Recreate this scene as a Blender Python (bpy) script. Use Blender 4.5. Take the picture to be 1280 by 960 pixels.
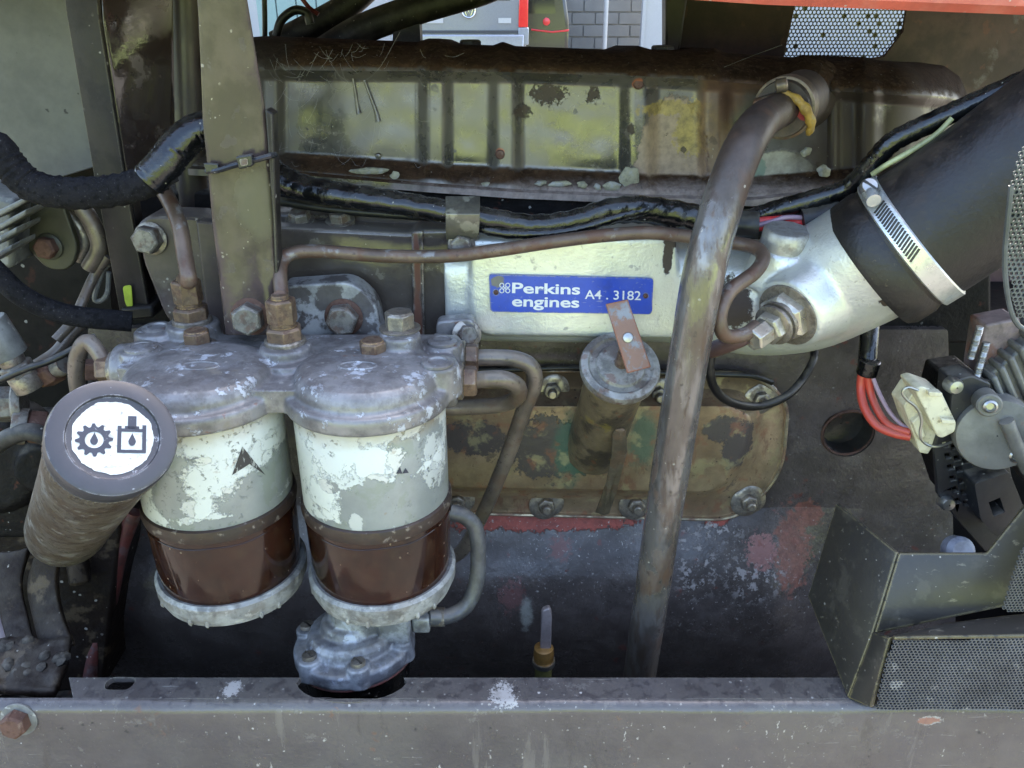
import bpy, bmesh, math, random
from mathutils import Vector, Matrix, noise as mnoise
from mathutils.geometry import tessellate_polygon

# ------------------------------------------------------------------ camera, world, sun, exposure
for o in list(bpy.data.objects): bpy.data.objects.remove(o, do_unlink=True)
scene = bpy.context.scene
COL = scene.collection
PITCH = math.radians(25.0)
CAM = Vector((0.0, -0.58, 0.27))
FPX = 1024.0                      # focal length in pixels of a 1280 wide picture
cam_data = bpy.data.cameras.new('camera')
cam_data.sensor_width = 36.0
cam_data.lens = 36.0 * FPX / 1280.0
cam_data.clip_start = 0.01
cam_data.clip_end = 600.0
cam = bpy.data.objects.new('camera', cam_data)
cam.location = CAM
cam.rotation_euler = (math.radians(90) - PITCH, 0, 0)
COL.objects.link(cam)
scene.camera = cam

world = bpy.data.worlds.new('World')
scene.world = world
world.use_nodes = True
wn = world.node_tree.nodes; wl = world.node_tree.links
bg = wn['Background']
sky = wn.new('ShaderNodeTexSky')
sky.sky_type = 'NISHITA'
sky.sun_disc = False
SUN_EL, SUN_AZ = math.radians(52), math.radians(28)   # sun stands behind the machine, to the right
sky.sun_elevation = SUN_EL
sky.sun_rotation = SUN_AZ
sky.air_density = 1.0; sky.dust_density = 4.0; sky.ozone_density = 1.0
wl.new(sky.outputs[0], bg.inputs[0])
bg.inputs[1].default_value = 0.15

sun_data = bpy.data.lights.new('sun', 'SUN')
sun_data.energy = 3.8
sun_data.angle = math.radians(0.53)
sun_data.color = (1.0, 0.95, 0.86)
sun = bpy.data.objects.new('sun', sun_data)
sd = Vector((math.sin(SUN_AZ)*math.cos(SUN_EL), math.cos(SUN_AZ)*math.cos(SUN_EL), math.sin(SUN_EL)))
sun.rotation_euler = sd.to_track_quat('Z', 'Y').to_euler()
sun.location = (2, 3, 5)
COL.objects.link(sun)

scene.render.engine = 'CYCLES'
scene.view_settings.view_transform = 'Standard'
scene.view_settings.look = 'None'
scene.view_settings.gamma = 1.0
scene.view_settings.exposure = 2.85

# ------------------------------------------------------------------ geometry helpers
CT, ST = math.cos(PITCH), math.sin(PITCH)
def ray(x, y):
    a = (x - 640.0) / FPX; b = -(y - 480.0) / FPX
    return Vector((a, CT + b*ST, -ST + b*CT))
def P(x, y, Y):                   # the point of the plane world-Y = Y that the photograph shows at x, y
    r = ray(x, y)
    return CAM + r * ((Y - CAM.y) / r.y)
def S(x, y, Y):                   # metres per photograph pixel there
    return (Y - CAM.y) / ray(x, y).y / FPX
def Z(y, Y): return P(640, y, Y).z
def X(x, y, Y): return P(x, y, Y).x
def PZ(x, y, z):                  # the point of the horizontal plane at height z
    r = ray(x, y)
    return CAM + r * ((z - CAM.z) / r.z)
V = Vector

def smoothstep(a, b, x):
    t = max(0.0, min(1.0, (x - a) / (b - a))) if a != b else float(x > a)
    return t*t*(3 - 2*t)
def interp(tab, x):
    if x <= tab[0][0]: return tab[0][1]
    for (x0, y0), (x1, y1) in zip(tab, tab[1:]):
        if x <= x1: return y0 + (y1 - y0) * (x - x0) / (x1 - x0)
    return tab[-1][1]

def spline(pts, sub=8):
    pts = [V(p) for p in pts]
    if len(pts) < 3: return pts
    out = []
    ext = [pts[0]*2 - pts[1]] + pts + [pts[-1]*2 - pts[-2]]
    for i in range(1, len(ext) - 2):
        p0, p1, p2, p3 = ext[i-1], ext[i], ext[i+1], ext[i+2]
        for k in range(sub):
            t = k / sub
            out.append(0.5*((2*p1) + (p2-p0)*t + (2*p0-5*p1+4*p2-p3)*t*t + (3*p1-p0-3*p2+p3)*t**3))
    out.append(pts[-1])
    return out

def basis(axis):
    a = V(axis).normalized()
    h = V((0, 0, 1)) if abs(a.z) < 0.9 else V((0, -1, 0))
    u = a.cross(h).normalized()
    return u, a.cross(u).normalized()*-1, a

class M:
    def __init__(s): s.v = []; s.f = []
    def add(s, vs, fs):
        b = len(s.v); s.v += [V(p) for p in vs]; s.f += [tuple(i + b for i in f) for f in fs]; return s
    def lathe(s, prof, origin, axis=(0, 0, 1), seg=40, caps=True, rot=0.0, rfun=None):
        u, w, a = basis(axis); o = V(origin); vs = []; fs = []
        for (r, h) in prof:
            for k in range(seg):
                t = 2*math.pi*k/seg + rot
                rr = r*(rfun(t, h) if rfun else 1)
                vs.append(o + a*h + (u*math.cos(t) + w*math.sin(t))*rr)
        n = len(prof)
        for i in range(n-1):
            for k in range(seg):
                k2 = (k+1) % seg
                fs.append((i*seg+k, i*seg+k2, (i+1)*seg+k2, (i+1)*seg+k))
        if caps:
            fs.append(tuple(reversed(range(seg)))); fs.append(tuple((n-1)*seg + k for k in range(seg)))
        return s.add(vs, fs)
    def hexa(s, origin, axis, r, h, rot=0.0, dome=True):
        c = r*0.13 if dome else 0
        return s.lathe([(r, 0), (r, h - c), (r*0.86 if dome else r, h)], origin, axis, 6, True, rot)
    def tube(s, pts, r, seg=14, caps=True, rf=None, closed=False):
        pts = [V(p) for p in pts]; n = len(pts)
        if n < 2: return s
        tan = []
        for i in range(n):
            a = pts[max(i-1, 0)]; b = pts[min(i+1, n-1)]
            if closed: a = pts[(i-1) % n]; b = pts[(i+1) % n]
            tan.append((b - a).normalized())
        u = basis(tan[0])[0]; vs = []; fs = []
        for i in range(n):
            u = (u - tan[i]*u.dot(tan[i])).normalized(); w = tan[i].cross(u)
            f = i/(n-1)
            rr = r(f) if callable(r) else (r if not isinstance(r, (list, tuple)) else r[0] + (r[1]-r[0])*f)
            for k in range(seg):
                t = 2*math.pi*k/seg
                q = rr*(rf(f, t) if rf else 1)
                vs.append(pts[i] + (u*math.cos(t) + w*math.sin(t))*q)
        for i in range(n if closed else n-1):
            j = (i+1) % n
            for k in range(seg):
                k2 = (k+1) % seg
                fs.append((i*seg+k, i*seg+k2, j*seg+k2, j*seg+k))
        if caps and not closed:
            fs.append(tuple(reversed(range(seg)))); fs.append(tuple((n-1)*seg + k for k in range(seg)))
        return s.add(vs, fs)
    def box(s, c, size, ux=(1,0,0), uy=(0,1,0)):
        ux = V(ux).normalized(); uy = V(uy); uy = (uy - ux*uy.dot(ux)).normalized(); uz = ux.cross(uy)
        c = V(c); a, b, d = [q/2 for q in size]
        vs = [c + ux*(sx*a) + uy*(sy*b) + uz*(sz*d) for sz in (-1,1) for sy in (-1,1) for sx in (-1,1)]
        return s.add(vs, [(0,2,3,1),(4,5,7,6),(0,1,5,4),(2,6,7,3),(0,4,6,2),(1,3,7,5)])
    def slab(s, outer, ext, holes=()):            # outer, holes: lists of 3d points; ext: thickness vector
        loops = [[V(p) for p in outer]] + [[V(p) for p in h] for h in holes]
        e = V(ext); allp = [p for l in loops for p in l]; n = len(allp)
        if len(loops) == 1:
            nn = len(outer)
            fs = [tuple(range(nn)), tuple(reversed(range(nn, 2*nn)))]
        else:
            # flatten for the tessellator
            c = allp[0]; nrm = e.normalized(); u, w, a = basis(nrm)
            flat = [[V(((p-c).dot(u), (p-c).dot(w), 0)) for p in l] for l in loops]
            tr = tessellate_polygon(flat)
            fs = [tuple(t) for t in tr] + [tuple(i + n for i in reversed(t)) for t in tr]
        base = 0
        for l in loops:
            m = len(l)
            for i in range(m):
                j = (i+1) % m
                fs.append((base+i, base+j, base+j+n, base+i+n))
            base += m
        return s.add(allp + [p + e for p in allp], fs)
    def grid(s, fn, nu, nv, closeu=False):
        vs = [fn(i, j) for j in range(nv) for i in range(nu)]
        fs = [(j*nu+i, j*nu+i+1, (j+1)*nu+i+1, (j+1)*nu+i) for j in range(nv-1) for i in range(nu-1)]
        if closeu: fs += [(j*nu+nu-1, j*nu, (j+1)*nu, (j+1)*nu+nu-1) for j in range(nv-1)]
        return s.add(vs, fs)

def rounded(pts, r, n=5):          # round the corners of a 2-D polygon
    out = []; m = len(pts)
    for i in range(m):
        p = V((pts[i][0], pts[i][1])); a = V((pts[i-1][0], pts[i-1][1])); b = V((pts[(i+1) % m][0], pts[(i+1) % m][1]))
        rr = pts[i][2] if len(pts[i]) > 2 else r
        da = (a-p); db = (b-p)
        rr = min(rr, da.length*0.45, db.length*0.45)
        if rr < 0.3: out.append((p.x, p.y)); continue
        p0 = p + da.normalized()*rr; p1 = p + db.normalized()*rr
        for k in range(n+1):
            t = k/n; q = p0*(1-t)**2 + p*2*t*(1-t) + p1*t*t
            out.append((q.x, q.y))
    return out
def circ2(cx, cy, rx, ry=None, n=24):
    ry = ry or rx
    return [(cx + rx*math.cos(2*math.pi*k/n), cy + ry*math.sin(2*math.pi*k/n)) for k in range(n)]
def onY(pts, Y): return [P(x, y, Y) for (x, y) in pts]
def onPlane(pts, p, n):
    p = V(p); n = V(n); out = []
    for (x, y) in pts:
        r = ray(x, y); out.append(CAM + r*((p - CAM).dot(n)/r.dot(n)))
    return out

OFF = {}
def thing(name, label, cat, loc, group=None):
    o = bpy.data.objects.new(name, None); COL.objects.link(o)
    o.empty_display_size = 0.01
    o.location = loc; OFF[o.name] = V(loc)
    o['label'] = label; o['category'] = cat
    if group: o['group'] = group
    return o
def mk(name, m, mat, parent=None, label=None, cat=None, group=None, kind=None, sharp=38, bevel=0, bseg=2, solid=0,
       remesh=0, smooth=0, subd=0, weld=False):
    me = bpy.data.meshes.new(name)
    if parent is not None: off = OFF[parent.name]
    else:
        xs = [p.x for p in m.v]; ys = [p.y for p in m.v]; zs = [p.z for p in m.v]
        off = V(((min(xs)+max(xs))/2, (min(ys)+max(ys))/2, min(zs)))
    me.from_pydata([p - off for p in m.v], [], m.f)
    bm = bmesh.new(); bm.from_mesh(me)
    if weld: bmesh.ops.remove_doubles(bm, verts=bm.verts, dist=1e-5)
    bmesh.ops.recalc_face_normals(bm, faces=bm.faces)
    bm.to_mesh(me); bm.free()
    me.polygons.foreach_set('use_smooth', [True]*len(me.polygons))
    me.set_sharp_from_angle(angle=math.radians(sharp))
    me.materials.append(mat)
    o = bpy.data.objects.new(name, me); COL.objects.link(o)
    OFF[o.name] = off
    if parent is not None: o.parent = parent
    else: o.location = off
    if label: o['label'] = label
    if cat: o['category'] = cat
    if group: o['group'] = group
    if kind: o['kind'] = kind
    if solid:
        md = o.modifiers.new('thickness', 'SOLIDIFY'); md.thickness = solid; md.offset = 0
    if remesh:
        md = o.modifiers.new('cast', 'REMESH'); md.mode = 'VOXEL'; md.voxel_size = remesh; md.use_smooth_shade = True
        if smooth:
            md = o.modifiers.new('fillet', 'SMOOTH'); md.iterations = smooth; md.factor = 0.5
    if bevel:
        md = o.modifiers.new('edges', 'BEVEL'); md.width = bevel; md.segments = bseg; md.limit_method = 'ANGLE'
        md.angle_limit = math.radians(40); md.use_clamp_overlap = True
    if subd:
        md = o.modifiers.new('round', 'SUBSURF'); md.levels = subd; md.render_levels = subd
    return o
def sheet(name, verts, faces, thick, mat, parent=None, bevel=0.0006, **kw):   # verts (x, y, Y) of the photograph
    m = M(); m.add([P(*v) for v in verts], faces)
    return mk(name, m, mat, parent, solid=thick, bevel=bevel, **kw)
def plate(name, pts, Y, thick, mat, parent=None, holes=(), bevel=0.0008, r=0, **kw):
    pts = rounded(pts, r) if r else [(p[0], p[1]) for p in pts]
    m = M().slab(onY(pts, Y), (0, thick, 0), [onY(h, Y) for h in holes])
    return mk(name, m, mat, parent, bevel=bevel, **kw)
def pipe(name, pts, r, mat, parent=None, sub=8, seg=14, rf=None, **kw):
    q = spline([P(*p) for p in pts], sub)
    return mk(name, M().tube(q, r, seg, rf=rf), mat, parent, **kw)
def bolt(parent, pos, axis, r, h, mat, washer=0, wmat=None, rot=0.2, wt=0.0018, stud=0, name='bolt', dome=True):
    a = V(axis).normalized(); p = V(pos)
    if washer:
        mk('washer', M().lathe([(washer*0.97, 0), (washer, wt*0.3), (washer, wt*0.8), (washer*0.95, wt)], p, a, 28), wmat or mat, parent)
        p = p + a*wt
    m = M().hexa(p, a, r, h, rot, dome)
    if stud: m.lathe([(r*0.52, h-0.0005), (r*0.52, h+stud*0.85), (r*0.42, h+stud)], p, a, 14)
    elif dome: m.lathe([(r*0.8, h-0.0004), (r*0.76, h+0.0004)], p, a, 20)
    return mk(name, m, mat, parent, bevel=0.0003, bseg=1)
# ------------------------------------------------------------------ materials
def lin(c):
    return tuple(((q/255)/12.92 if q/255 <= 0.04045 else ((q/255+0.055)/1.055)**2.4) for q in c)
class NT:
    def __init__(s, name):
        s.m = bpy.data.materials.new(name); s.m.use_nodes = True
        s.n = s.m.node_tree.nodes; s.l = s.m.node_tree.links
        s.b = s.n['Principled BSDF']
        s.geo = s.n.new('ShaderNodeNewGeometry')
        s.pos = s.geo.outputs['Position']
    def put(s, sock, v):
        if isinstance(v, bpy.types.NodeSocket): s.l.new(v, sock)
        else: sock.default_value = v
    def math(s, op, a, b=0.0, clamp=False):
        n = s.n.new('ShaderNodeMath'); n.operation = op; n.use_clamp = clamp
        s.put(n.inputs[0], a); s.put(n.inputs[1], b); return n.outputs[0]
    def vmath(s, op, a, b=(0,0,0)):
        n = s.n.new('ShaderNodeVectorMath'); n.operation = op
        s.put(n.inputs[0], a); s.put(n.inputs[1], b)
        return n.outputs['Value'] if op in ('LENGTH', 'DOT_PRODUCT') else n.outputs[0]
    def noise(s, scale, detail=6, rough=0.6, seed=0.0, stretch=(1,1,1), dist=0.0):
        n = s.n.new('ShaderNodeTexNoise'); n.inputs['Scale'].default_value = scale
        n.inputs['Detail'].default_value = detail; n.inputs['Roughness'].default_value = rough
        n.inputs['Distortion'].default_value = dist
        v = s.pos
        if stretch != (1,1,1): v = s.vmath('MULTIPLY', v, stretch)
        if seed: v = s.vmath('ADD', v, (seed*1.37, seed*-0.71, seed*0.53))
        s.l.new(v, n.inputs['Vector']); return n.outputs[0]
    def step(s, v, lo, hi):
        n = s.n.new('ShaderNodeMapRange'); n.interpolation_type = 'SMOOTHSTEP'
        s.put(n.inputs[0], v)
        if lo <= hi:
            n.inputs[1].default_value = lo; n.inputs[2].default_value = hi
            n.inputs[3].default_value = 0; n.inputs[4].default_value = 1
        else:
            n.inputs[1].default_value = hi; n.inputs[2].default_value = lo
            n.inputs[3].default_value = 1; n.inputs[4].default_value = 0
        return n.outputs[0]
    def mix(s, f, a, b):
        n = s.n.new('ShaderNodeMix'); n.data_type = 'RGBA'
        s.put(n.inputs[0], f)
        for i, c in ((6, a), (7, b)):
            if isinstance(c, bpy.types.NodeSocket): s.l.new(c, n.inputs[i])
            else: n.inputs[i].default_value = (*c, 1) if len(c) == 3 else c
        return n.outputs[2]
    def fmix(s, f, a, b):
        n = s.n.new('ShaderNodeMix'); n.data_type = 'FLOAT'
        s.put(n.inputs[0], f); s.put(n.inputs[2], a); s.put(n.inputs[3], b); return n.outputs[0]
# masks: functions of the node tree that give a 0..1 socket
def nz(scale, lo, hi, seed=0.0, detail=6, rough=0.6, stretch=(1,1,1), dist=0.0):
    return lambda t: t.step(t.noise(scale, detail, rough, seed, stretch, dist), lo, hi)
def blob(x, y, Y, rx, ry, warp=0.5, scale=120, soft=0.08, seed=0.0, ry_depth=None):
    c = P(x, y, Y); s = S(x, y, Y); a = 1/(rx*s); b = 1/(ry*s)
    def f(t):
        d = t.vmath('SUBTRACT', t.pos, tuple(c))
        d = t.vmath('MULTIPLY', d, (a, (1/ry_depth if ry_depth else 0.0), b))
        L = t.vmath('LENGTH', d)
        n = t.noise(scale, 9, 0.78, 3.1 + seed)
        L = t.math('ADD', L, t.math('MULTIPLY', t.math('SUBTRACT', n, 0.5), warp*2.6))
        return t.step(L, 1+soft, 1-soft)
    return f
def blobs(lst, **kw):
    def f(t):
        r = None
        for q in lst:
            m = blob(*q, **kw)(t)
            r = m if r is None else t.math('MAXIMUM', r, m)
        return r
    return f
def up(lo, hi, warp=0.0, scale=60):
    def f(t):
        n = t.vmath('DOT_PRODUCT', t.geo.outputs['Normal'], (0,0,1))
        if warp: n = t.math('ADD', n, t.math('MULTIPLY', t.math('SUBTRACT', t.noise(scale), 0.5), warp))
        return t.step(n, lo, hi)
    return f
def axis(i, lo, hi, warp=0.0, scale=80, seed=0.0):
    ax = [(1,0,0),(0,1,0),(0,0,1)][i]
    def f(t):
        n = t.vmath('DOT_PRODUCT', t.pos, ax)
        if warp: n = t.math('ADD', n, t.math('MULTIPLY', t.math('SUBTRACT', t.noise(scale, 6, 0.65, seed), 0.5), warp))
        return t.step(n, lo, hi)
    return f
def mul(*fs):
    def f(t):
        r = fs[0](t)
        for g in fs[1:]: r = t.math('MULTIPLY', r, g(t))
        return r
    return f
def mx(*fs):
    def f(t):
        r = fs[0](t)
        for g in fs[1:]: r = t.math('MAXIMUM', r, g(t))
        return r
    return f
def inv(g): return lambda t: t.math('SUBTRACT', 1.0, g(t))
def k(g, a): return lambda t: t.math('MULTIPLY', g(t), a)
def specks(scale, size, dens=0.5, seed=0.0, warp=0.5):
    def f(t):
        n = t.n.new('ShaderNodeTexVoronoi'); n.inputs['Scale'].default_value = scale
        n.inputs['Randomness'].default_value = 1.0
        v = t.pos
        if seed: v = t.vmath('ADD', v, (seed, seed*0.7, -seed))
        t.l.new(v, n.inputs['Vector'])
        d = t.math('ADD', n.outputs['Distance'], t.math('MULTIPLY', t.math('SUBTRACT', t.noise(scale*2.2, 3), 0.5), warp))
        r = t.vmath('DOT_PRODUCT', n.outputs['Color'], (1, 0, 0))
        g = t.math('MULTIPLY', t.math('POWER', t.vmath('DOT_PRODUCT', n.outputs['Color'], (0, 1, 0)), 2.0), size*1.6)
        q = t.step(t.math('SUBTRACT', t.math('ADD', g, size*0.25), d), 0.0, 0.06)
        return t.math('MULTIPLY', t.math('MULTIPLY', q, t.step(r, 1-dens, 1-dens+0.02)), t.step(t.noise(scale*0.09, 4, 0.6, 6.0), 0.38, 0.55))
    return f
def edges(rad=0.0012, lo=0.01, hi=0.12, scale=250, thr=0.45):
    def f(t):
        b = t.n.new('ShaderNodeBevel'); b.samples = 4; b.inputs['Radius'].default_value = rad
        d = t.vmath('DOT_PRODUCT', b.outputs[0], t.geo.outputs['Normal'])
        e = t.step(t.math('SUBTRACT', 1.0, d), lo, hi)
        return t.math('MULTIPLY', e, t.step(t.noise(scale, 5, 0.7, 2.2), thr, thr+0.12))
    return f
def mat(name, base, rough=0.5, metal=0.0, layers=(), var=0.35, vscale=45, bump=(400, 0.15), bumps=(), rvar=0.12, spec=0.5, coat=0.0, coatr=0.1, aniso=0.0):
    t = NT(name); base = lin(base)
    n = t.noise(vscale, 8, 0.65, len(name)*0.37)
    dark = tuple(q*(1-var) for q in base); lite = tuple(min(1, q*(1+var)) for q in base)
    col = t.mix(t.step(n, 0.25, 0.75), dark, lite)
    ro = t.math('ADD', t.math('MULTIPLY', t.math('SUBTRACT', t.noise(vscale*3.1, 6, 0.7, 5.5), 0.5), rvar*2), rough, True)
    me = metal; h = None; sp = spec
    for L in layers:
        m = L['mask'](t)
        a = L.get('a', 1.0)
        if a != 1.0: m = t.math('MULTIPLY', m, a)
        c = lin(L['c'])
        if L.get('var'):
            v = L['var']; nn = t.noise(L.get('vs', 150), 6, 0.7, 9.1)
            c = t.mix(t.step(nn, 0.25, 0.75), tuple(q*(1-v) for q in c), tuple(min(1, q*(1+v)) for q in c))
        col = t.mix(m, col, c)
        if 'r' in L: ro = t.fmix(m, ro, L['r'])
        if 'm' in L: me = t.fmix(m, me, L['m'])
        if 's' in L: sp = t.fmix(m, sp, L['s'])
        if 'h' in L:
            hh = t.math('MULTIPLY', m, L['h']); h = hh if h is None else t.math('ADD', h, hh)
    t.put(t.b.inputs['Base Color'], col); t.put(t.b.inputs['Roughness'], ro); t.put(t.b.inputs['Metallic'], me)
    t.put(t.b.inputs['Specular IOR Level'], sp)
    if coat: t.b.inputs['Coat Weight'].default_value = coat; t.b.inputs['Coat Roughness'].default_value = coatr
    if bump or h is not None or bumps:
        tot = None
        for (sc, st) in ([bump] if bump else []) + list(bumps):
            q = t.math('MULTIPLY', t.noise(sc, 5, 0.6, 1.7), st*0.25/sc)
            tot = q if tot is None else t.math('ADD', tot, q)
        if h is not None: tot = h if tot is None else t.math('ADD', tot, h)
        b = t.n.new('ShaderNodeBump'); b.inputs['Strength'].default_value = 1.0; b.inputs['Distance'].default_value = 1.0
        t.l.new(tot, b.inputs['Height']); t.l.new(b.outputs[0], t.b.inputs['Normal'])
    return t.m
def Ly(mask, c, **kw): return dict(mask=mask, c=c, **kw)
DUST = (150, 142, 128)
def dust(a=0.6, lo=0.35, hi=0.95, c=DUST): return Ly(mul(up(lo, hi, 0.5), nz(90, 0.3, 0.65, 7.7)), c, a=a, r=0.85, m=0.0, s=0.2)
def grime(a=0.7, s=35, lo=0.45, hi=0.62, c=(38, 33, 30), seed=4.4, r=0.6): return Ly(nz(s, lo, hi, seed, 8, 0.68), c, a=a, r=r, m=0.0)
def spatter(c=(170,165,155), s=260, size=0.2, dens=0.12, a=0.7, seed=0.0): return Ly(specks(s, size, dens, seed), c, a=a, r=0.8, m=0.0)

MT = {}
MT['black_rubber'] = mat('black_rubber', (24,23,23), 0.55, layers=[grime(0.5, 60, c=(70,66,60)), dust(0.35), spatter(s=420, dens=0.1)], bump=(500,0.2))
MT['cable'] = mat('cable', (16,16,17), 0.42, layers=[dust(0.3), Ly(nz(120,0.55,0.7,2.0),(64,60,54),a=0.45,r=0.7)], bump=(300,0.12))
MT['loom_tape'] = mat('loom_tape', (11,12,13), 0.17, layers=[Ly(nz(120,0.52,0.66,2.0),(44,40,36),a=0.35,r=0.6), dust(0.12), spatter(s=500, dens=0.06)], bump=(140,0.16), bumps=((60,0.22),(500,0.15)), rvar=0.06, spec=0.6)
MT['fuzzy'] = mat('fuzzy', (27,26,28), 0.95, layers=[Ly(nz(900,0.6,0.75,3.0),(96,93,94),a=0.7), Ly(nz(260,0.52,0.62),(14,14,15),a=0.8)], bump=(900,1.6), bumps=((300,0.9),(120,0.5)), spec=0.15)
MT['dark_grime'] = mat('dark_grime', (22,19,18), 0.6, layers=[grime(0.8,40,c=(14,13,13)), dust(0.3), Ly(nz(90,0.62,0.7,8),(88,50,36),a=0.5), spatter(s=300,dens=0.1)], bump=(200,0.5), bumps=((60,0.4),), spec=0.15)
MT['block'] = mat('block', (74,62,56), 0.42, layers=[grime(0.6,22,c=(46,41,38)), Ly(nz(60,0.6,0.66,1.0),(96,84,72),a=0.5), spatter((150,145,135),340,0.16,0.12,0.6), spatter((120,70,55),120,0.16,0.1,0.6,3.0), dust(0.3)], bump=(300,0.45), bumps=((90,0.3),))
MT['steel'] = mat('steel', (150,142,130), 0.4, 0.85, layers=[Ly(nz(200,0.5,0.66,3),(88,72,58),a=0.7,r=0.6,m=0.3), grime(0.55,120)], bump=(500,0.2))
MT['steel_clean'] = mat('steel_clean', (160,159,154), 0.32, 0.9, layers=[Ly(nz(300,0.6,0.75,3),(110,100,86),a=0.5,r=0.5,m=0.4)], bump=(600,0.1), var=0.15)
MT['bolt_grey'] = mat('bolt_grey', (112,108,100), 0.5, 0.35, layers=[Ly(nz(180,0.48,0.62,3),(86,62,46),a=0.7,r=0.7,m=0.1), grime(0.5,150), Ly(edges(0.0008,0.01,0.1,400,0.4),(176,170,160),a=0.7,m=0.7,r=0.35)], bump=(500,0.3))
MT['brass'] = mat('brass', (112,92,74), 0.42, 0.45, layers=[Ly(nz(220,0.5,0.64,3),(84,60,48),a=0.8,r=0.65,m=0.2), Ly(nz(150,0.6,0.7,6),(150,145,132),a=0.55,m=0.2), grime(0.4,200), Ly(edges(0.0008,0.01,0.1,400,0.4),(196,164,112),a=0.7,m=0.8,r=0.3)], bump=(600,0.25))
MT['rusty'] = mat('rusty', (88,62,50), 0.75, 0.1, layers=[Ly(nz(260,0.5,0.62,3),(70,44,32),a=0.8), Ly(nz(120,0.58,0.68,6),(140,120,104),a=0.5)], bump=(500,0.6))
MT['pipe_brown'] = mat('pipe_brown', (96,80,68), 0.42, 0.25, layers=[Ly(nz(60,0.5,0.6,3),(92,66,52),a=0.8,r=0.6), Ly(nz(70,0.57,0.66,12),(134,132,130),a=0.75,r=0.35), Ly(nz(300,0.62,0.7,6),(60,46,38),a=0.8)], bump=(500,0.25))
MT['pipe_grey'] = mat('pipe_grey', (104,94,84), 0.3, 0.3, layers=[Ly(nz(55,0.5,0.62,3),(100,82,68),a=0.7,r=0.55), Ly(nz(300,0.6,0.7,6),(56,48,42),a=0.7), dust(0.4)], bump=(500,0.2))
MT['zinc_dull'] = mat('zinc_dull', (104,104,100), 0.55, 0.15, layers=[grime(0.5,60,c=(66,62,56)), dust(0.5,c=(176,172,160)), Ly(nz(160,0.6,0.68,5),(170,168,158),a=0.6), spatter((60,55,50),300,0.2,0.15,0.7)], bump=(400,0.4))
MT['label_white'] = mat('label_white', (186,188,184), 0.4, var=0.06, layers=[grime(0.5,60,0.5,0.68,c=(126,120,110)), Ly(nz(340,0.63,0.67,3),(98,92,92),a=0.6), Ly(nz(300,0.62,0.64,8,3,0.5,stretch=(0.15,1,1)),(120,116,114),a=0.5)], bump=(500,0.1))
MT['ink'] = mat('ink', (44,46,58), 0.5, var=0.2, layers=[Ly(nz(420,0.64,0.68,2,6,0.7),(140,142,146),a=0.75)], bump=None)
# ------------------------------------------------------------------ ground, far background, hood
def grass_mat():
    t = NT('grass_ground')
    n1 = t.noise(0.7, 8, 0.6); n2 = t.noise(9, 8, 0.7, 3)
    c = t.mix(t.step(n1, 0.3, 0.7), lin((112,130,66)), lin((142,154,90)))
    c = t.mix(t.math('MULTIPLY', t.step(n2, 0.45, 0.7), 0.6), c, lin((90,108,54)))
    t.put(t.b.inputs['Base Color'], c); t.b.inputs['Roughness'].default_value = 0.95
    b = t.n.new('ShaderNodeBump'); b.inputs['Distance'].default_value = 0.05
    t.l.new(n2, b.inputs['Height']); t.l.new(b.outputs[0], t.b.inputs['Normal'])
    return t.m
def asphalt_mat():
    return mat('paving', (84,80,76), 0.9, var=0.2, vscale=1.5, bump=(60,0.3))
GZ = -1.0
R = 260.0
def ground_pt(i, j):
    a = 2*math.pi*i/48; r = [0, 1, 2.5, 5, 10, 20, 45, 100, R][j]
    return V((r*math.cos(a), r*math.sin(a), GZ + (0.03*math.sin(a*3+r) if 2 < r < 60 else 0)))
mk('ground', M().grid(ground_pt, 48, 9, True), grass_mat(), kind='structure', weld=True)
mk('yard', M().slab([V((-14,-3.1,GZ+0.04)), V((14,-3.1,GZ+0.04)), V((14,24,GZ+0.04)), V((-14,24,GZ+0.04))], (0,0,0.03)), asphalt_mat(), kind='structure')

# van seen over the engine
van_grey = mat('van_paint', (112,116,122), 0.3, 0.2, var=0.04, bump=None, coat=0.5)
van_dark = mat('van_trim', (52,54,58), 0.5, var=0.1, bump=None)
white_p = mat('white_paint', (164,166,166), 0.45, var=0.05, bump=None)
red_lens = mat('red_lens', (200,34,36), 0.15, var=0.08, bump=None, coat=0.6)
clear_lens = mat('clear_lens', (140,144,152), 0.12, 0.2, var=0.08, bump=None)
chrome = mat('chrome', (215,215,215), 0.12, 1.0, var=0.03, bump=None)
glass_dark = mat('window_glass', (20,24,28), 0.06, var=0.1, bump=None, spec=0.8)
VY = 11.0
vz0 = GZ + 0.07
vr = X(657, 20, VY); vl = vr - 1.75; vcx = X(586, 20, VY)
van = thing('parked_van', 'silver grey parked van seen from behind over the engine', 'van', V(((vl+vr)/2, VY+2, vz0)))
body = rounded([(vl, vz0+0.28), (vr, vz0+0.28), (vr+0.02, vz0+1.1), (vr-0.12, vz0+1.9), (vl+0.12, vz0+1.9), (vl-0.02, vz0+1.1)], 0.12)
mk('body', M().slab([V((a, VY, b)) for a, b in body], (0, 4.4, 0)), van_grey, van, bevel=0.05, bseg=3)
zb = Z(43, VY)
mk('bumper', M().slab([V((a, VY-0.1, b)) for a, b in rounded([(vl+.03, vz0+0.3), (vr-.03, vz0+0.3), (vr-.02, zb), (vl+.02, zb)], 0.05)], (0, 0.16, 0)), clear_lens, van, bevel=0.02)
mk('bumper_gap', M().box(V(((vl+vr)/2, VY-0.01, zb+0.03)), (1.66, 0.03, 0.035)), van_dark, van)
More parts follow.
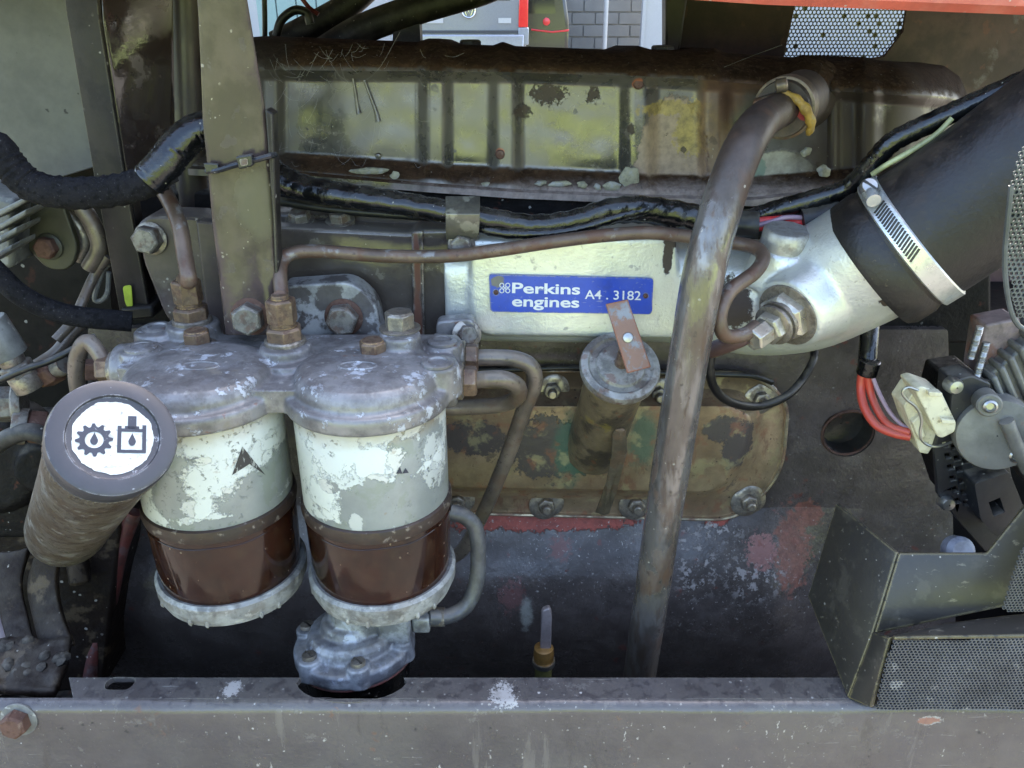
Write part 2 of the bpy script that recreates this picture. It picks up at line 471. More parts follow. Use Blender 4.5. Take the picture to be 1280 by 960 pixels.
for x in (657, ):
    lamp = mk('tail_light', M().slab([V((a, VY-0.035, b)) for a, b in rounded([(X(648,20,VY), Z(34,VY)), (X(660,20,VY), Z(34,VY)), (X(660,20,VY), Z(-10,VY)), (X(649,20,VY), Z(-10,VY))], 0.03)], (0, 0.05, 0)), red_lens, van, bevel=0.01)
    mk('reverse_light', M().slab([V((a, VY-0.035, b)) for a, b in rounded([(X(648,20,VY), Z(56,VY)), (X(661,20,VY), Z(56,VY)), (X(661,20,VY), Z(34.5,VY)), (X(648,20,VY), Z(34.5,VY))], 0.03)], (0, 0.05, 0)), clear_lens, van, bevel=0.01)
for (a, b) in ((527, 554), (623, 639)):
    mk('badge', M().slab([V((q, VY-0.012, w)) for q, w in rounded([(X(a,25,VY), Z(29,VY)), (X(b,25,VY), Z(29,VY)), (X(b,25,VY), Z(22.5,VY)), (X(a,25,VY), Z(22.5,VY))], 0.03)], (0,0.02,0)), white_p, van)
e = M(); ec = V((vcx, VY-0.02, Z(13, VY))); er = 0.085
e.tube([ec + V((er*math.cos(t*math.pi/16), 0, er*math.sin(t*math.pi/16))) for t in range(32)], 0.011, 8, closed=True)
for seq in (((-.4,.72),(0,.08),(.4,.72)), ((-.75,.4),(-.32,-.72),(0,-.05),(.32,-.72),(.75,.4))):
    e.tube([ec + V((a*er, 0, b*er)) for a, b in seq], 0.009, 6)
mk('emblem', e, chrome, van)
mk('rear_window', M().slab([V((a, VY-0.008, b)) for a, b in rounded([(vl+.2, vz0+1.22), (vr-.2, vz0+1.22), (vr-.25, vz0+1.75), (vl+.25, vz0+1.75)], 0.06)], (0,0.02,0)), glass_dark, van)
for sx in (vl+.22, vr-.22):
    mk('wheel', M().lathe([(0.2,-0.1),(0.31,-0.1),(0.33,-0.05),(0.33,0.05),(0.31,0.1),(0.2,0.1)], V((sx, VY+0.7, vz0+0.33)), (1,0,0), 28), MT['black_rubber'], van)

# dark car beside it
carp = mat('dark_car_paint', (26,25,28), 0.2, 0.1, var=0.1, bump=None, coat=0.8)
CY = 12.2
cl, cr = X(661,20,CY), X(712,20,CY)
car = thing('parked_car', 'dark parked car with a small red light beside the silver van', 'car', V(((cl+cr)/2, CY+1.5, vz0)))
prof = rounded([(cl-0.7, vz0+0.25), (cr, vz0+0.25), (cr, vz0+0.95), (cr-0.1, vz0+1.55), (cl-0.6, vz0+1.55), (cl-0.7, vz0+0.95)], 0.12)
mk('body', M().slab([V((a, CY, b)) for a, b in prof], (0, 3.6, 0)), carp, car, bevel=0.06, bseg=3)
mk('tail_light', M().lathe([(0.055,0),(0.05,0.03),(0.02,0.04)], P(683,27,CY-0.01), (0,-1,0), 20), red_lens, car)
mk('rear_window', M().slab([V((a, CY-0.01, b)) for a, b in rounded([(cl-.4, vz0+1.05), (cr-.2, vz0+1.05), (cr-.25, vz0+1.42), (cl-.35, vz0+1.42)], 0.06)], (0,0.02,0)), glass_dark, car)
mk('chrome_strip', M().tube([P(664,37,CY-0.02), P(690,40,CY-0.02), P(711,38,CY-0.02)], 0.012, 8), red_lens, car)
for sx in (cl-.5, cr-.15):
    mk('wheel', M().lathe([(0.2,-0.1),(0.3,-0.1),(0.31,-0.05),(0.31,0.05),(0.3,0.1),(0.2,0.1)], V((sx, CY+0.6, vz0+0.31)), (1,0,0), 28), MT['black_rubber'], car)

# block wall
WY = 15.5
blockm = mat('concrete_block', (112,112,110), 0.9, var=0.12, vscale=3, bump=(40,0.4))
mort = mat('mortar', (144,142,138), 0.95, var=0.08, vscale=6, bump=None)
wl_, wr_ = X(700,20,WY), X(812,20,WY)
wall = thing('block_wall', 'grey concrete block wall in the background behind the engine', 'wall', V(((wl_+wr_)/2, WY, GZ+0.07)))
wallh = 3.4
mk('mortar_core', M().box(V(((wl_+wr_)/2, WY+0.12, GZ+0.07+wallh/2)), (wr_-wl_-0.01, 0.2, wallh)), mort, wall)
bw, bh = 0.42, 0.205
bmesh_cache = {}
rnd = random.Random(4)
r_i = 0; zz = GZ + 0.08
while zz + bh < GZ + wallh:
    xx = wl_ + (0 if r_i % 2 else -bw/2)
    while xx < wr_ - 0.05:
        a = max(xx, wl_); b = min(xx + bw, wr_)
        if b - a > 0.06:
            key = round(b-a, 3)
            if key not in bmesh_cache:
                o = mk('block', M().box(V(((a+b)/2, WY, zz+bh/2)), (b-a-0.022, 0.05, bh-0.022)), blockm, wall, bevel=0.004, bseg=1)
                bmesh_cache[key] = (o, V(((a+b)/2, 0, zz)))
            else:
                src, c0 = bmesh_cache[key]
                o = src.copy(); COL.objects.link(o); o.parent = wall
                o.location = V(((a+b)/2 - c0.x, rnd.uniform(-0.004, 0.004), zz - c0.z))
        xx += bw
    zz += bh; r_i += 1
mk('white_post', M().tube([V((X(757,25,13.5), 13.5, GZ+0.07)), V((X(757,25,13.5), 13.5, GZ+3.2))], 0.035, 14), white_p,
   label='thin white upright post in front of the grey block wall', cat='post')
ww = thing('white_door', 'plain white door panel standing right of the block wall', 'door', V((X(822,25,14.5), 14.5, GZ+0.07)))
a, b = X(806,25,14.5), X(846,25,14.5)
mk('panel', M().slab([V((a,14.5,GZ+.07)), V((b,14.5,GZ+.07)), V((b,14.5,GZ+3)), V((a,14.5,GZ+3))], (0,.08,0)), white_p, ww, bevel=0.01)
mk('frame', M().box(V((a-0.03, 14.5, GZ+1.55)), (0.06, 0.14, 2.96)), white_p, ww, bevel=0.008)
teal = mat('pale_teal_paint', (128,154,150), 0.5, var=0.05, bump=None)
tw = thing('garage_door', 'pale turquoise panelled door far behind the black hoses', 'door', V((X(380,25,14), 14, GZ+0.07)))
xs = [X(q,25,14) for q in (322, 347, 372, 397, 425, 450)]
for a, b in zip(xs, xs[1:]):
    mk('panel', M().slab([V((a+.008,14,GZ+.07)), V((b-.008,14,GZ+.07)), V((b-.008,14,GZ+3.1)), V((a+.008,14,GZ+3.1))], (0,.05,0)), teal, tw, bevel=0.01)
mk('backing', M().box(V(((xs[0]+xs[-1])/2, 14.12, GZ+1.6)), (xs[-1]-xs[0], 0.1, 3.06)), white_p, tw)
fac = thing('rendered_wall', 'white rendered building wall far behind the van', 'building', V((0, 18, GZ+0.07)))
mk('wall', M().box(V((-1, 18.2, GZ+2.57)), (26, 0.3, 5)), white_p, fac, bevel=0.01)

# hood over the engine
hoodm = mat('red_hood_paint', (190,92,76), 0.45, layers=[Ly(nz(60,0.5,0.7,2),(200,118,102),a=0.6), grime(0.35,30,c=(150,76,62)), spatter(s=300,dens=0.1)], var=0.15, bump=(200,0.1))
hoodin = mat('hood_inside', (62,40,36), 0.6, layers=[grime(0.6,20), Ly(nz(30,0.55,0.62,2),(88,82,80),a=0.6)], bump=(200,0.2))
hood = thing('engine_hood', 'faded red hood edge across the top right corner', 'hood', P(1080, 8, 0.0))
def lip(i, j):
    x = [-260, 840, 960, 1100, 1200, 1290, 1560][i]
    y = [-58, -2, 6, 11.5, 15.5, 19, 30][i]
    p = P(x, y, -0.11)
    return [p, p + V((0,-0.004,0.004)), p + V((0,-0.005,0.014)), V((p.x, -0.11, 0.315)), V((p.x, -0.09, 0.335)), V((p.x, 0.75, 0.36)), V((p.x, 0.75, 0.35)), V((p.x, -0.088, 0.325)), V((p.x, -0.104, 0.305)), p + V((0,0.006,0.012)), p + V((0,0.004,0.0))][j]
mk('hood_panel', M().grid(lip, 7, 11), hoodm, hood)
mk('hood_lining', M().slab([V((-.6,-.088,.318)), V((.62,-.088,.318)), V((.62,.74,.343)), V((-.6,.74,.343))], (0,0,.002)), hoodin, hood)
# ------------------------------------------------------------------ engine block and everything bolted to it
eng = thing('engine_block', 'dark grimy engine block and crankcase behind filters and pipes', 'engine', P(640, 860, 0.05))
bulge = mat('crankcase_paint', (80,73,69), 0.26, layers=[
    grime(0.6,26,c=(62,54,51)),
    Ly(nz(45,0.5,0.7,3.3),(100,93,89),a=0.45),
    Ly(blobs([(680,656,0.0,112,13),(900,660,-0.004,16,7),(585,662,-0.02,28,30)],warp=0.9,scale=90,soft=0.05),(138,62,48),r=0.6,var=0.35,h=-0.0003),
    Ly(blobs([(992,690,-0.004,24,46),(1012,644,0.008,18,16)],warp=1.5,scale=120,soft=0.12),(120,74,62),r=0.6,var=0.4,a=0.85),
    Ly(mul(blobs([(872,715,-0.014,24,34),(862,682,-0.010,14,14),(946,722,-0.014,40,26),(905,672,-0.010,26,14)],warp=0.5,scale=60,soft=0.45),nz(150,0.535,0.555,3.0,10,0.72)),(150,143,139),r=0.6,h=-0.0002),
    Ly(blobs([(955,698,-0.014,18,20)],warp=1.6,scale=190,soft=0.05),(138,98,92),r=0.6),
    Ly(blobs([(640,740,-0.014,14,20),(700,690,-0.010,12,12)],warp=2.4,scale=230,soft=0.05),(116,82,78),r=0.6,a=0.8),
    Ly(mul(blobs([(700,690,-0.010,160,70),(930,740,-0.014,130,70)],warp=0.7,scale=60,soft=0.4),nz(330,0.615,0.635,3.0,8,0.7)),(172,166,160),r=0.7,a=0.85),
    Ly(blobs([(658,762,-0.016,7,22)],warp=0.9,scale=160,soft=0.4),(170,172,162),a=0.7),
    Ly(nz(70,0.64,0.69,5),(110,52,42),a=0.5),
    spatter((160,156,150),420,0.18,0.16,0.55,2.0)], bump=(350,0.4), bumps=((80,0.22),), var=0.3)
# upper wall of the block with the round core-plug hole
pts = rounded([(110,410),(1185,412),(1195,800),(110,800)], 4)
holec = (1060, 541)
mk('block_wall', M().slab(onY(pts, 0.012), (0, 0.03, 0), [onY(circ2(1060,541,33,27), 0.012)]), bulge, eng, bevel=0.0015)
hc = P(1060, 541, 0.012); hr = 31*S(1060,541,0.012)
plug = mat('core_plug', (58,55,50), 0.32, 0.35, layers=[grime(0.6,80,c=(30,27,24)), Ly(nz(150,0.6,0.7,3),(112,64,42),a=0.6,r=0.7), spatter(dens=0.1)], bump=(300,0.2))
mk('core_plug', M().lathe([(hr*1.02,-0.003),(hr*0.96,0.001),(hr*0.93,0.010),(hr*0.86,0.0145),(hr*0.5,0.0155),(0.0005,0.016)], hc, (0,1,0), 40, caps=False), plug, eng)
ring = M().tube([hc + V((hr*1.03*math.cos(t*math.pi/24), -0.0005, hr*0.99*math.sin(t*math.pi/24))) for t in range(48)], 0.0014, 8, closed=True)
mk('hole_rim', ring, MT['rusty'], eng)
# cylinder head band and body behind
headm = MT['dark_grime']
mk('cylinder_head', M().slab(onY([(150,238),(1240,240),(1240,430),(150,430)], 0.02), (0,0.17,0)), headm, eng, bevel=0.003)
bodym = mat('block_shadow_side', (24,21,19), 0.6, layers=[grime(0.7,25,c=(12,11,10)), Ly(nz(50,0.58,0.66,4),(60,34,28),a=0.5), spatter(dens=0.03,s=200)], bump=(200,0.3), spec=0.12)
mk('block_body', M().slab(onY([(-240,120),(120,120),(140,400),(1400,400),(1400,1000),(-240,1000)], 0.10), (0,0.12,0)), bodym, eng)  # dark backdrop, the shade of the gaps is put into its near-black colour
# bulging crankcase below the side cover
def bul(i, j):
    x = 90 + i*12.5; y = interp([(0,628),(24,900)], j) if j <= 24 else 900
    u = (y-628)/(900-628)
    d = interp([(0,0.0140),(0.05,0.0100),(0.14,0.002),(0.25,-0.008),(0.38,-0.018),(0.50,-0.023),(0.60,-0.022),(0.70,-0.015),(0.82,0.0),(1,0.028)], u)
    d += 0.002*mnoise.noise(V((x*0.012, y*0.02, 3)))
    if x > 960: d = d + (0.0115-d)*smoothstep(960,1075,x) if d < 0.0115 else d
    return P(x, y, d)
mk('crankcase', M().grid(bul, 80, 25), bulge, eng)
# rusty web by the guard box and vertical red-painted casting rib at the left
redm = mat('red_primer', (96,46,40), 0.6, layers=[grime(0.7,50,c=(52,36,34)), Ly(nz(90,0.55,0.62,2),(84,70,70),a=0.7), spatter(dens=0.12)], bump=(250,0.4))
mk('red_rib', M().tube(spline([P(168,640,-0.03),P(150,690,-0.035),P(138,750,-0.04),P(122,800,-0.05),P(112,850,-0.06)],6), 0.006, 12), redm, eng)

# -------- tappet side cover
covm = mat('side_cover_paint', (152,132,104), 0.3, 0.4, layers=[
    Ly(nz(30,0.62,0.64,2.0,10,0.72),(84,72,60),a=0.8,r=0.5,m=0.0),
    Ly(nz(18,0.42,0.62,7.0,5,0.6),(114,90,68),a=0.65,r=0.4,m=0.1),
    Ly(nz(60,0.55,0.63,3.0,9,0.7,stretch=(1,1,0.35)),(100,62,46),a=0.6,r=0.6,m=0.0),
    Ly(blobs([(690,560,-0.012,52,44),(985-62,552,-0.012,22,34),(905,535,-0.012,24,20),(590,545,-0.012,40,24)],warp=0.9,scale=90,soft=0.05),(76,68,64),r=0.45,m=0.0,h=0.0002),
    Ly(blobs([(712,560,-0.012,20,50),(802,548,-0.012,18,38)],warp=0.6,scale=90,soft=0.3),(62,92,76),a=0.75,r=0.55,m=0.0),
    Ly(nz(70,0.54,0.66,6),(132,84,60),a=0.6,r=0.6,m=0.0),
    Ly(axis(2,Z(505,0.0),Z(478,0.0),0.02,90),(48,36,28),a=0.8,r=0.7,m=0.0),
    Ly(nz(60,0.56,0.66,9),(168,158,116),a=0.5,m=0.3),
    spatter((30,26,22),300,0.22,0.2,0.8)], bump=(350,0.3), bumps=((90,0.25),))
cov = thing('side_cover', 'rusty pressed steel side cover bolted to the block behind the pipes', 'cover plate', P(770, 650, 0.0))
outer = rounded([(520,462,4),(938,466,46),(986,500,34),(978,590,30),(925,650,46),(520,640,4)], 20, 8)
mid = rounded([(534,486,4),(925,486,36),(958,512,24),(948,578,24),(905,628,36),(534,622,4)], 20, 8)
inn = rounded([(544,506,4),(915,506,30),(942,520,20),(932,572,20),(900,616,30),(544,610,4)], 20, 8)
mk('gasket', M().slab(onY(rounded([(515,459,4),(939,463,46),(988,499,34),(980,592,30),(926,653,46),(515,643,4)],20,8), 0.0095), (0,0.004,0)), MT['dark_grime'], cov)
m = M(); n = len(outer)
rings = [(outer,0.0095),(outer,0.0035),([( (a[0]*0.990+770*0.010),(a[1]*0.985+556*0.015)) for a in outer],0.0022),([( (a[0]*0.978+770*0.022),(a[1]*0.965+556*0.035)) for a in outer],0.0040),(mid,0.0042),(inn,-0.0105),([( (a[0]*0.985+740*0.015),(a[1]*0.985+556*0.015)) for a in inn],-0.0140),([( (a[0]*0.96+740*0.04),(a[1]*0.96+556*0.04)) for a in inn],-0.0150)]
for q, Y in rings: m.v += onY(q, Y)
for a in range(len(rings)-1):
    for i in range(n):
        j = (i+1) % n; m.f.append((a*n+i, a*n+j, (a+1)*n+j, (a+1)*n+i))
m.f.append(tuple((len(rings)-1)*n + i for i in range(n)))
mk('pressed_panel', m, covm, cov, sharp=50)
mk('rolled_rim', M().tube(onY(outer, 0.0035), 0.0016, 8, closed=True), mat('worn_rim', (158,146,122), 0.34, 0.6, layers=[Ly(nz(80,0.5,0.6,3),(112,74,54),a=0.7,m=0.1,r=0.6), grime(0.5,60)]), cov)
for (x, y) in ((690,487),(823,492),(951,498),(683,630),(795,630),(935,626),(572,486),(572,626)):
    p = P(x, y, 0.003); s = S(x, y, 0.003)
    m = M().lathe([(18*s,0),(18.5*s,0.0006),(17*s,0.0014),(12*s,0.0016)], p, (0,-1,0.12), 28, rfun=lambda t,h: 1.0+0.22*abs(math.cos(t+0.6)) )
    mk('oval_washer', m, MT['steel'], cov)
    bolt(cov, p + V((0,-0.0014,0.0002)), (0,-1,0.06), 11*s, 0.0055, MT['steel'], 0, stud=0.006, name='nut', rot=x*0.1)

# -------- oil filler neck with lever cap, on the side cover
neckm = mat('filler_neck_paint', (110,98,78), 0.35, 0.2, layers=[Ly(nz(45,0.5,0.6,3),(62,56,50),a=0.8), Ly(nz(60,0.6,0.66,8),(134,120,60),a=0.5), Ly(nz(110,0.6,0.67,5),(120,74,52),a=0.6), spatter((60,52,46),300,0.2,0.2)], bump=(300,0.3))
lidm = mat('filler_lid', (158,156,150), 0.38, 0.45, layers=[Ly(nz(50,0.48,0.58,3),(96,84,76),a=0.8,r=0.55,m=0.1), Ly(nz(110,0.56,0.64,5),(112,72,54),a=0.6,m=0.0,r=0.6), grime(0.5,80)], bump=(350,0.3))
ax = V((0.06, -math.cos(math.radians(56)), math.sin(math.radians(56)))).normalized()
lid = P(775, 459, -0.075); s = S(775, 459, -0.075); r = 48*s
neck = thing('oil_filler_neck', 'stubby oil filler neck with flat lever cap in front of side cover', 'filler neck', lid - ax*0.11)
mk('neck_tube', M().lathe([(r*0.86,-0.125),(r*0.84,-0.09),(r*0.82,-0.05),(r*0.84,-0.004)], lid, ax, 40), neckm, neck)
mk('lid', M().lathe([(r*0.9,-0.006),(r*1.04,-0.004),(r*1.06,0),(r*1.03,0.0022),(r*0.86,0.003),(r*0.80,0.0018),(r*0.66,0.0016),(r*0.62,0.0036),(r*0.3,0.0045),(0.0004,0.0046)], lid, ax, 48, caps=False), lidm, neck, sharp=30)
mk('stud', M().lathe([(0.0045,0),(0.0045,0.014)], lid + ax*0.004, ax, 16), MT['brass'], neck)
leverm = mat('lever_steel', (112,112,114), 0.4, 0.3, layers=[Ly(nz(75,0.46,0.54,3,9,0.7),(126,90,70),a=0.85,r=0.6,m=0.0), Ly(edges(0.002,0.004,0.06,160,0.3),(142,84,58),a=0.9,r=0.7,m=0.0)], bump=(350,0.3))
lp = [P(757,380,-0.092), P(785,374,-0.092), P(814,459,-0.108), P(784,467,-0.108)]
ln = (lp[1]-lp[0]).cross(lp[3]-lp[0]).normalized()
if ln.y < 0: ln = -ln
lev = mk('lever', M().slab(lp, ln*0.0060), leverm, neck, bevel=0.0007)
lc = (lp[0]+lp[1]+lp[2]+lp[3])/4 + V((0,0,-0.001))
mk('lever_rivet', M().lathe([(0.0036,0),(0.0030,0.0012),(0.0005,0.0017)], lc, -ln, 16), MT['steel_clean'], lev)
fin = [P(763,538,-0.058),P(768,532,-0.060),P(773,536,-0.060),P(775,562,-0.052),P(763,608,-0.030),P(753,641,-0.022),P(742,637,-0.022),P(755,600,-0.034),P(762,565,-0.050)]
mk('hanging_lever', M().slab([q + V((0,-0.006,0.001)) for q in fin], V((0.0055,0.002,0))), mat('hanging_lever_steel', (112,102,86), 0.36, 0.5, layers=[Ly(nz(90,0.52,0.6,3),(96,74,56),a=0.7,m=0.1,r=0.6), grime(0.4,70)]), neck, bevel=0.0012)

tray = thing('shade_blocker', 'dark oily belly tray in the shadow below the crankcase', 'tray', V((0, 0.1, -0.26)))  # added box, closes the space below so the crankcase bottom stays dark
mk('blocker_floor', M().slab([V((-0.6,-0.19,-0.37)), V((0.6,-0.19,-0.37)), V((0.6,0.35,-0.37)), V((-0.6,0.35,-0.37))], (0,0,-0.003)), MT['dark_grime'], tray)
mk('blocker_back', M().slab([V((-0.6,0.35,-0.37)), V((0.6,0.35,-0.37)), V((0.6,0.35,0.0)), V((-0.6,0.35,0.0))], (0,0.003,0)), MT['dark_grime'], tray)

mk('blocker_front', M().slab([V((-0.6,-0.19,-0.37)), V((0.6,-0.19,-0.37)), V((0.6,-0.19,-0.20)), V((-0.6,-0.19,-0.20))], (0,0.003,0)), MT['dark_grime'], tray)
for sx in (-0.6, 0.6):
    mk('blocker_side', M().slab([V((sx,-0.185,-0.37)), V((sx,0.35,-0.37)), V((sx,0.35,-0.02)), V((sx,-0.185,-0.13))], (0.003,0,0)), MT['dark_grime'], tray)
# ------------------------------------------------------------------ valve cover
vcm = mat('valve_cover_paint', (102,100,92), 0.19, 0.7, layers=[
    Ly(nz(24,0.45,0.62,2.2),(98,94,88),a=0.6,r=0.26),
    Ly(mul(nz(28,0.5,0.62,8.0),nz(160,0.45,0.7,1.0)),(104,92,84),a=0.5,r=0.5,m=0.0),
    Ly(mul(nz(15,0.47,0.60,12.0,4,0.5),nz(90,0.2,0.6,2.0)),(104,98,90),a=0.6,r=0.42,m=0.1),
    # bare, baked patch beside the breather and the yellow paint on it
    Ly(blobs([(838,200,0.03,44,72),(820,235,0.03,50,24)],warp=0.4,scale=90,soft=0.05),(146,126,102),r=0.6,m=0.0,var=0.3,h=-0.0002),
    Ly(blobs([(868,160,0.03,20,36),(838,136,0.03,38,9)],warp=1.2,scale=130,soft=0.1),(150,130,62),m=0.0,r=0.6,var=0.5,a=0.85),
    Ly(blobs([(975,222,0.03,46,32),(935,235,0.03,30,34)],warp=0.3,scale=50),(156,152,132),m=0.0,r=0.6,var=0.25,h=0.0006),
    Ly(blobs([(940,215,0.03,18,24)],warp=0.4,scale=60),(112,128,108),m=0.0,r=0.6),
    Ly(blobs([(895,150,0.03,22,70),(960,90,0.03,80,26),(905,110,0.03,30,40)],warp=0.5,scale=40,soft=0.3),(98,70,48),a=0.85,m=0.0,r=0.5,var=0.3),
    Ly(mul(axis(0,X(985,150,0.03),X(1035,150,0.03),0.04,40),nz(30,0.3,0.45,4)),(54,42,32),m=0.0,r=0.5,s=0.3,a=0.85),
    # flaked chips
    Ly(blobs([(685,118,0.03,18,10),(652,140,0.03,9,8),(742,120,0.03,7,8),(788,160,0.03,4,6),(735,222,0.03,8,4)],warp=2.2,scale=300,soft=0.05),(58,46,30),m=0.0,r=0.8,h=-0.0004),
    Ly(mul(specks(150,0.28,0.3,2.0,0.8),nz(20,0.5,0.56,4)),(50,40,28),m=0.0,r=0.8,a=0.8),
    Ly(blobs([(798,105,0.02,7,7),(625,193,0.02,6,7)],warp=0.3,scale=150),(150,92,62),m=0.0,r=0.7),
    # matt dirt baked on the top shoulder and along the bottom flange
    Ly(mul(up(0.22,0.62,0.25,90),inv(axis(0,X(1120,80,0.05),X(1170,80,0.05)))),(60,44,30),m=0.0,r=0.9,s=0.1,var=0.55,vs=60),
    Ly(mul(up(0.15,0.5,0.25,90),nz(230,0.5,0.62,3.0,8,0.7)),(84,66,46),m=0.0,r=0.9,a=0.8,h=0.0005),
    Ly(mul(up(0.22,0.62,0.2,90),axis(0,X(1120,80,0.05),X(1170,80,0.05))),(56,40,30),m=0.0,r=0.75,s=0.15,var=0.35),
    Ly(axis(0,X(380,150,0.03),X(350,150,0.03),0.02,60),(64,58,50),a=0.7,m=0.0,r=0.6),
    Ly(axis(2,Z(222,0.02),Z(240,0.02),0.012,110),(150,136,126),m=0.0,r=0.85,var=0.4,vs=110,a=0.85,s=0.2,h=0.0004),
    spatter((160,154,140),380,0.16,0.12,0.5)], var=0.16, vscale=30, bump=(60,0.03), bumps=((18,0.02),(420,0.04)), rvar=0.05, spec=0.8)
vc = thing('valve_cover', 'long ribbed grey valve cover with glossy panels along the top', 'valve cover', P(700, 250, 0.05))
TOP = [(215,56),(330,45),(355,46),(460,50),(520,53),(535,48),(548,48),(565,55),(615,57),(628,52),(645,58),(780,63),(797,57),(815,62),(870,63),(893,60),(908,66),(1000,72),(1065,75),(1080,71),(1100,76),(1150,78),(1180,82),(1200,96),(1210,120)]
PAN = [(215,92),(400,95),(520,95),(640,96),(780,100),(880,106),(1030,119),(1200,132)]
BOT = [(215,206),(345,212),(530,228),(640,236),(800,243),(940,246),(1060,232),(1210,215)]
RIBS = [(338,17,0.009),(544,20,0.010),(632,20,0.010),(798,22,0.010),(892,20,0.008),(1042,7,0.004),(1086,16,0.008)]
def vtop(x): return interp(TOP, x)
def vcov(i, j):
    x = 215 + i*3.0
    yt, yp, yb = vtop(x), interp(PAN, x), interp(BOT, x)
    rib = 0.0
    for c, w, h in RIBS:
        q = abs(x - c)/w
        rib = max(rib, h*(1 - smoothstep(0.30, 1.25, q)))
    if j < 14:                       # shoulder
        u = j/14.0
        y = yt + (yp - yt)*u
        d = 0.05*(1 - math.sqrt(max(0, 1 - (1-u)**2))) - 0.006*smoothstep(0.2,0.7,u)*(1-smoothstep(0.85,1.0,u))
        d -= rib*smoothstep(0.1, 0.9, u)
    else:
        u = (j-14)/40.0
        y = yp + (yb - yp)*u
        pan = smoothstep(0.0,0.05,u)*0.004
        d = pan - rib*(1 - smoothstep(0.82, 1.0, u)*0.6) - 0.016*smoothstep(0.80, 1.0, u) - 0.003*u
        d += 0.0012*mnoise.noise(V((x*0.010, y*0.013, 1.0))) + 0.0006*mnoise.noise(V((x*0.03, y*0.03, 5.0)))
    if x < 250: d += (250-x)**2*0.00003
    if x > 1110: d += (x-1110)**2*0.0000075
    return P(x, y, 0.032 + d)
m = M(); NU = 332; m.grid(vcov, NU, 55)
# run the shoulder back over the top and the bottom edge down to the head
def vback(i, j):
    p = m.v[i]; return p + V((0, 0.07*j, -0.003*j))
base = len(m.v)
m.grid(vback, NU, 3)
def vfl(i, j):
    p = m.v[54*NU + i]
    return [p, p + V((0,-0.004,-0.0015)), p + V((0,-0.004,-0.006)), p + V((0,0.02,-0.007))][j]
m.grid(vfl, NU, 4)
mk('cover', m, vcm, vc, sharp=60)
scal = mat('old_sealant', (150,146,118), 0.55, layers=[Ly(nz(120,0.5,0.6,2),(150,150,146),a=0.7), grime(0.4,150)], var=0.2, bump=(250,0.4))
for (x, y, a, b) in ((461,214,22,5),(493,221,6,7),(608,231,8,3),(676,229,8,3),(700,230,13,4),(728,231,7,4),(747,234,5,4),(765,233,13,5),(787,222,11,15),(1008,190,6,6),(1030,214,9,7)):
    s = S(x, y, 0.02); p = P(x, y, 0.018)
    q = M(); rr = random.Random(x)
    q.lathe([(1,-0.6),(1.0,0),(0.8,0.5),(0.45,0.8),(0.05,0.9)], V((0,0,0)), (0,-1,0), 18, rfun=lambda t,h: 1+0.16*math.sin(2*t+x)+0.1*math.sin(5*t+y))
    q.v = [p + V((w.x*a*s, w.y*0.0014, w.z*b*s)) for w in q.v]
    mk('sealant_lump', q, scal, vc)
for (x, y, rr) in ((798,105,6.5),(625,193,6),(473,195,4),(560,192,4),(792,137,4)):
    s = S(x,y,0.02); 
    mk('rivet', M().lathe([(rr*s,-0.002),(rr*s,0.0006),(rr*s*0.8,0.0016),(0.0003,0.002)], P(x,y,0.024 if x in (798,625) else 0.033), (0,-1,0), 16, caps=False), MT['rusty'] if x in (798,625) else vcm, vc)
for (x, y) in ((588,55),(828,62)):
    p = P(x, y, 0.09)
    mk('cover_nut', M().hexa(p + V((0,0,-0.006)), (0,0,1), 0.0085, 0.009, 0.3).lathe([(0.011,-0.002),(0.011,0.001)], p + V((0,0,-0.004)), (0,0,1), 20), MT['black_rubber'], vc)
# drips of paint
for seq in (((441,98),(444,115),(447,135),(449,142)), ((455,100),(462,118),(470,140),(473,152))):
    mk('paint_run', M().tube(spline([P(x,y,0.0335) for x,y in seq],5), lambda f: 0.0009+0.0012*f*f, 10), vcm, vc)
# breather stub socket on the cover
sock = P(985, 128, 0.03)
brd = (P(958,152,-0.035) - P(992,128,0.03)).normalized()
mk('breather_boss', M().lathe([(0.026,-0.02),(0.024,0.0),(0.020,0.012),(0.019,0.022)], P(1000,122,0.04), brd, 36, caps=False), vcm, vc)

# cobwebs over the cover's left half
rnd = random.Random(11); web = M()
for i in range(130):
    x0 = rnd.gauss(400,70); y0 = rnd.uniform(52,205)
    ang = rnd.choice((0.9, 0.7, 2.2, 1.9, 0.2)) + rnd.gauss(0,0.25); L = rnd.uniform(8,34)
    x1 = x0 + L*math.cos(ang); y1 = y0 + L*math.sin(ang)
    if not (332 < x0 < 640 and 332 < x1 < 640 and 44 < y1 < 212): continue
    p0 = P(x0,y0,0.014); p1 = P(x1,y1,0.012); mid = (p0+p1)/2 + V((0,-0.002,-0.0015))
    web.tube(spline([p0,mid,p1],4), 0.00006, 4)
for seq in (((500,40),(470,90),(430,115)),((905,84),(940,70),(978,56))):
    web.tube(spline([P(x,y,0.005) for x,y in seq],6), 0.00006, 4)
mk('cobweb', web, mat('cobweb', (150,148,142), 0.8, var=0.1, bump=None), kind='stuff', label='thin grey cobweb strands over the left of the valve cover', cat='cobweb')

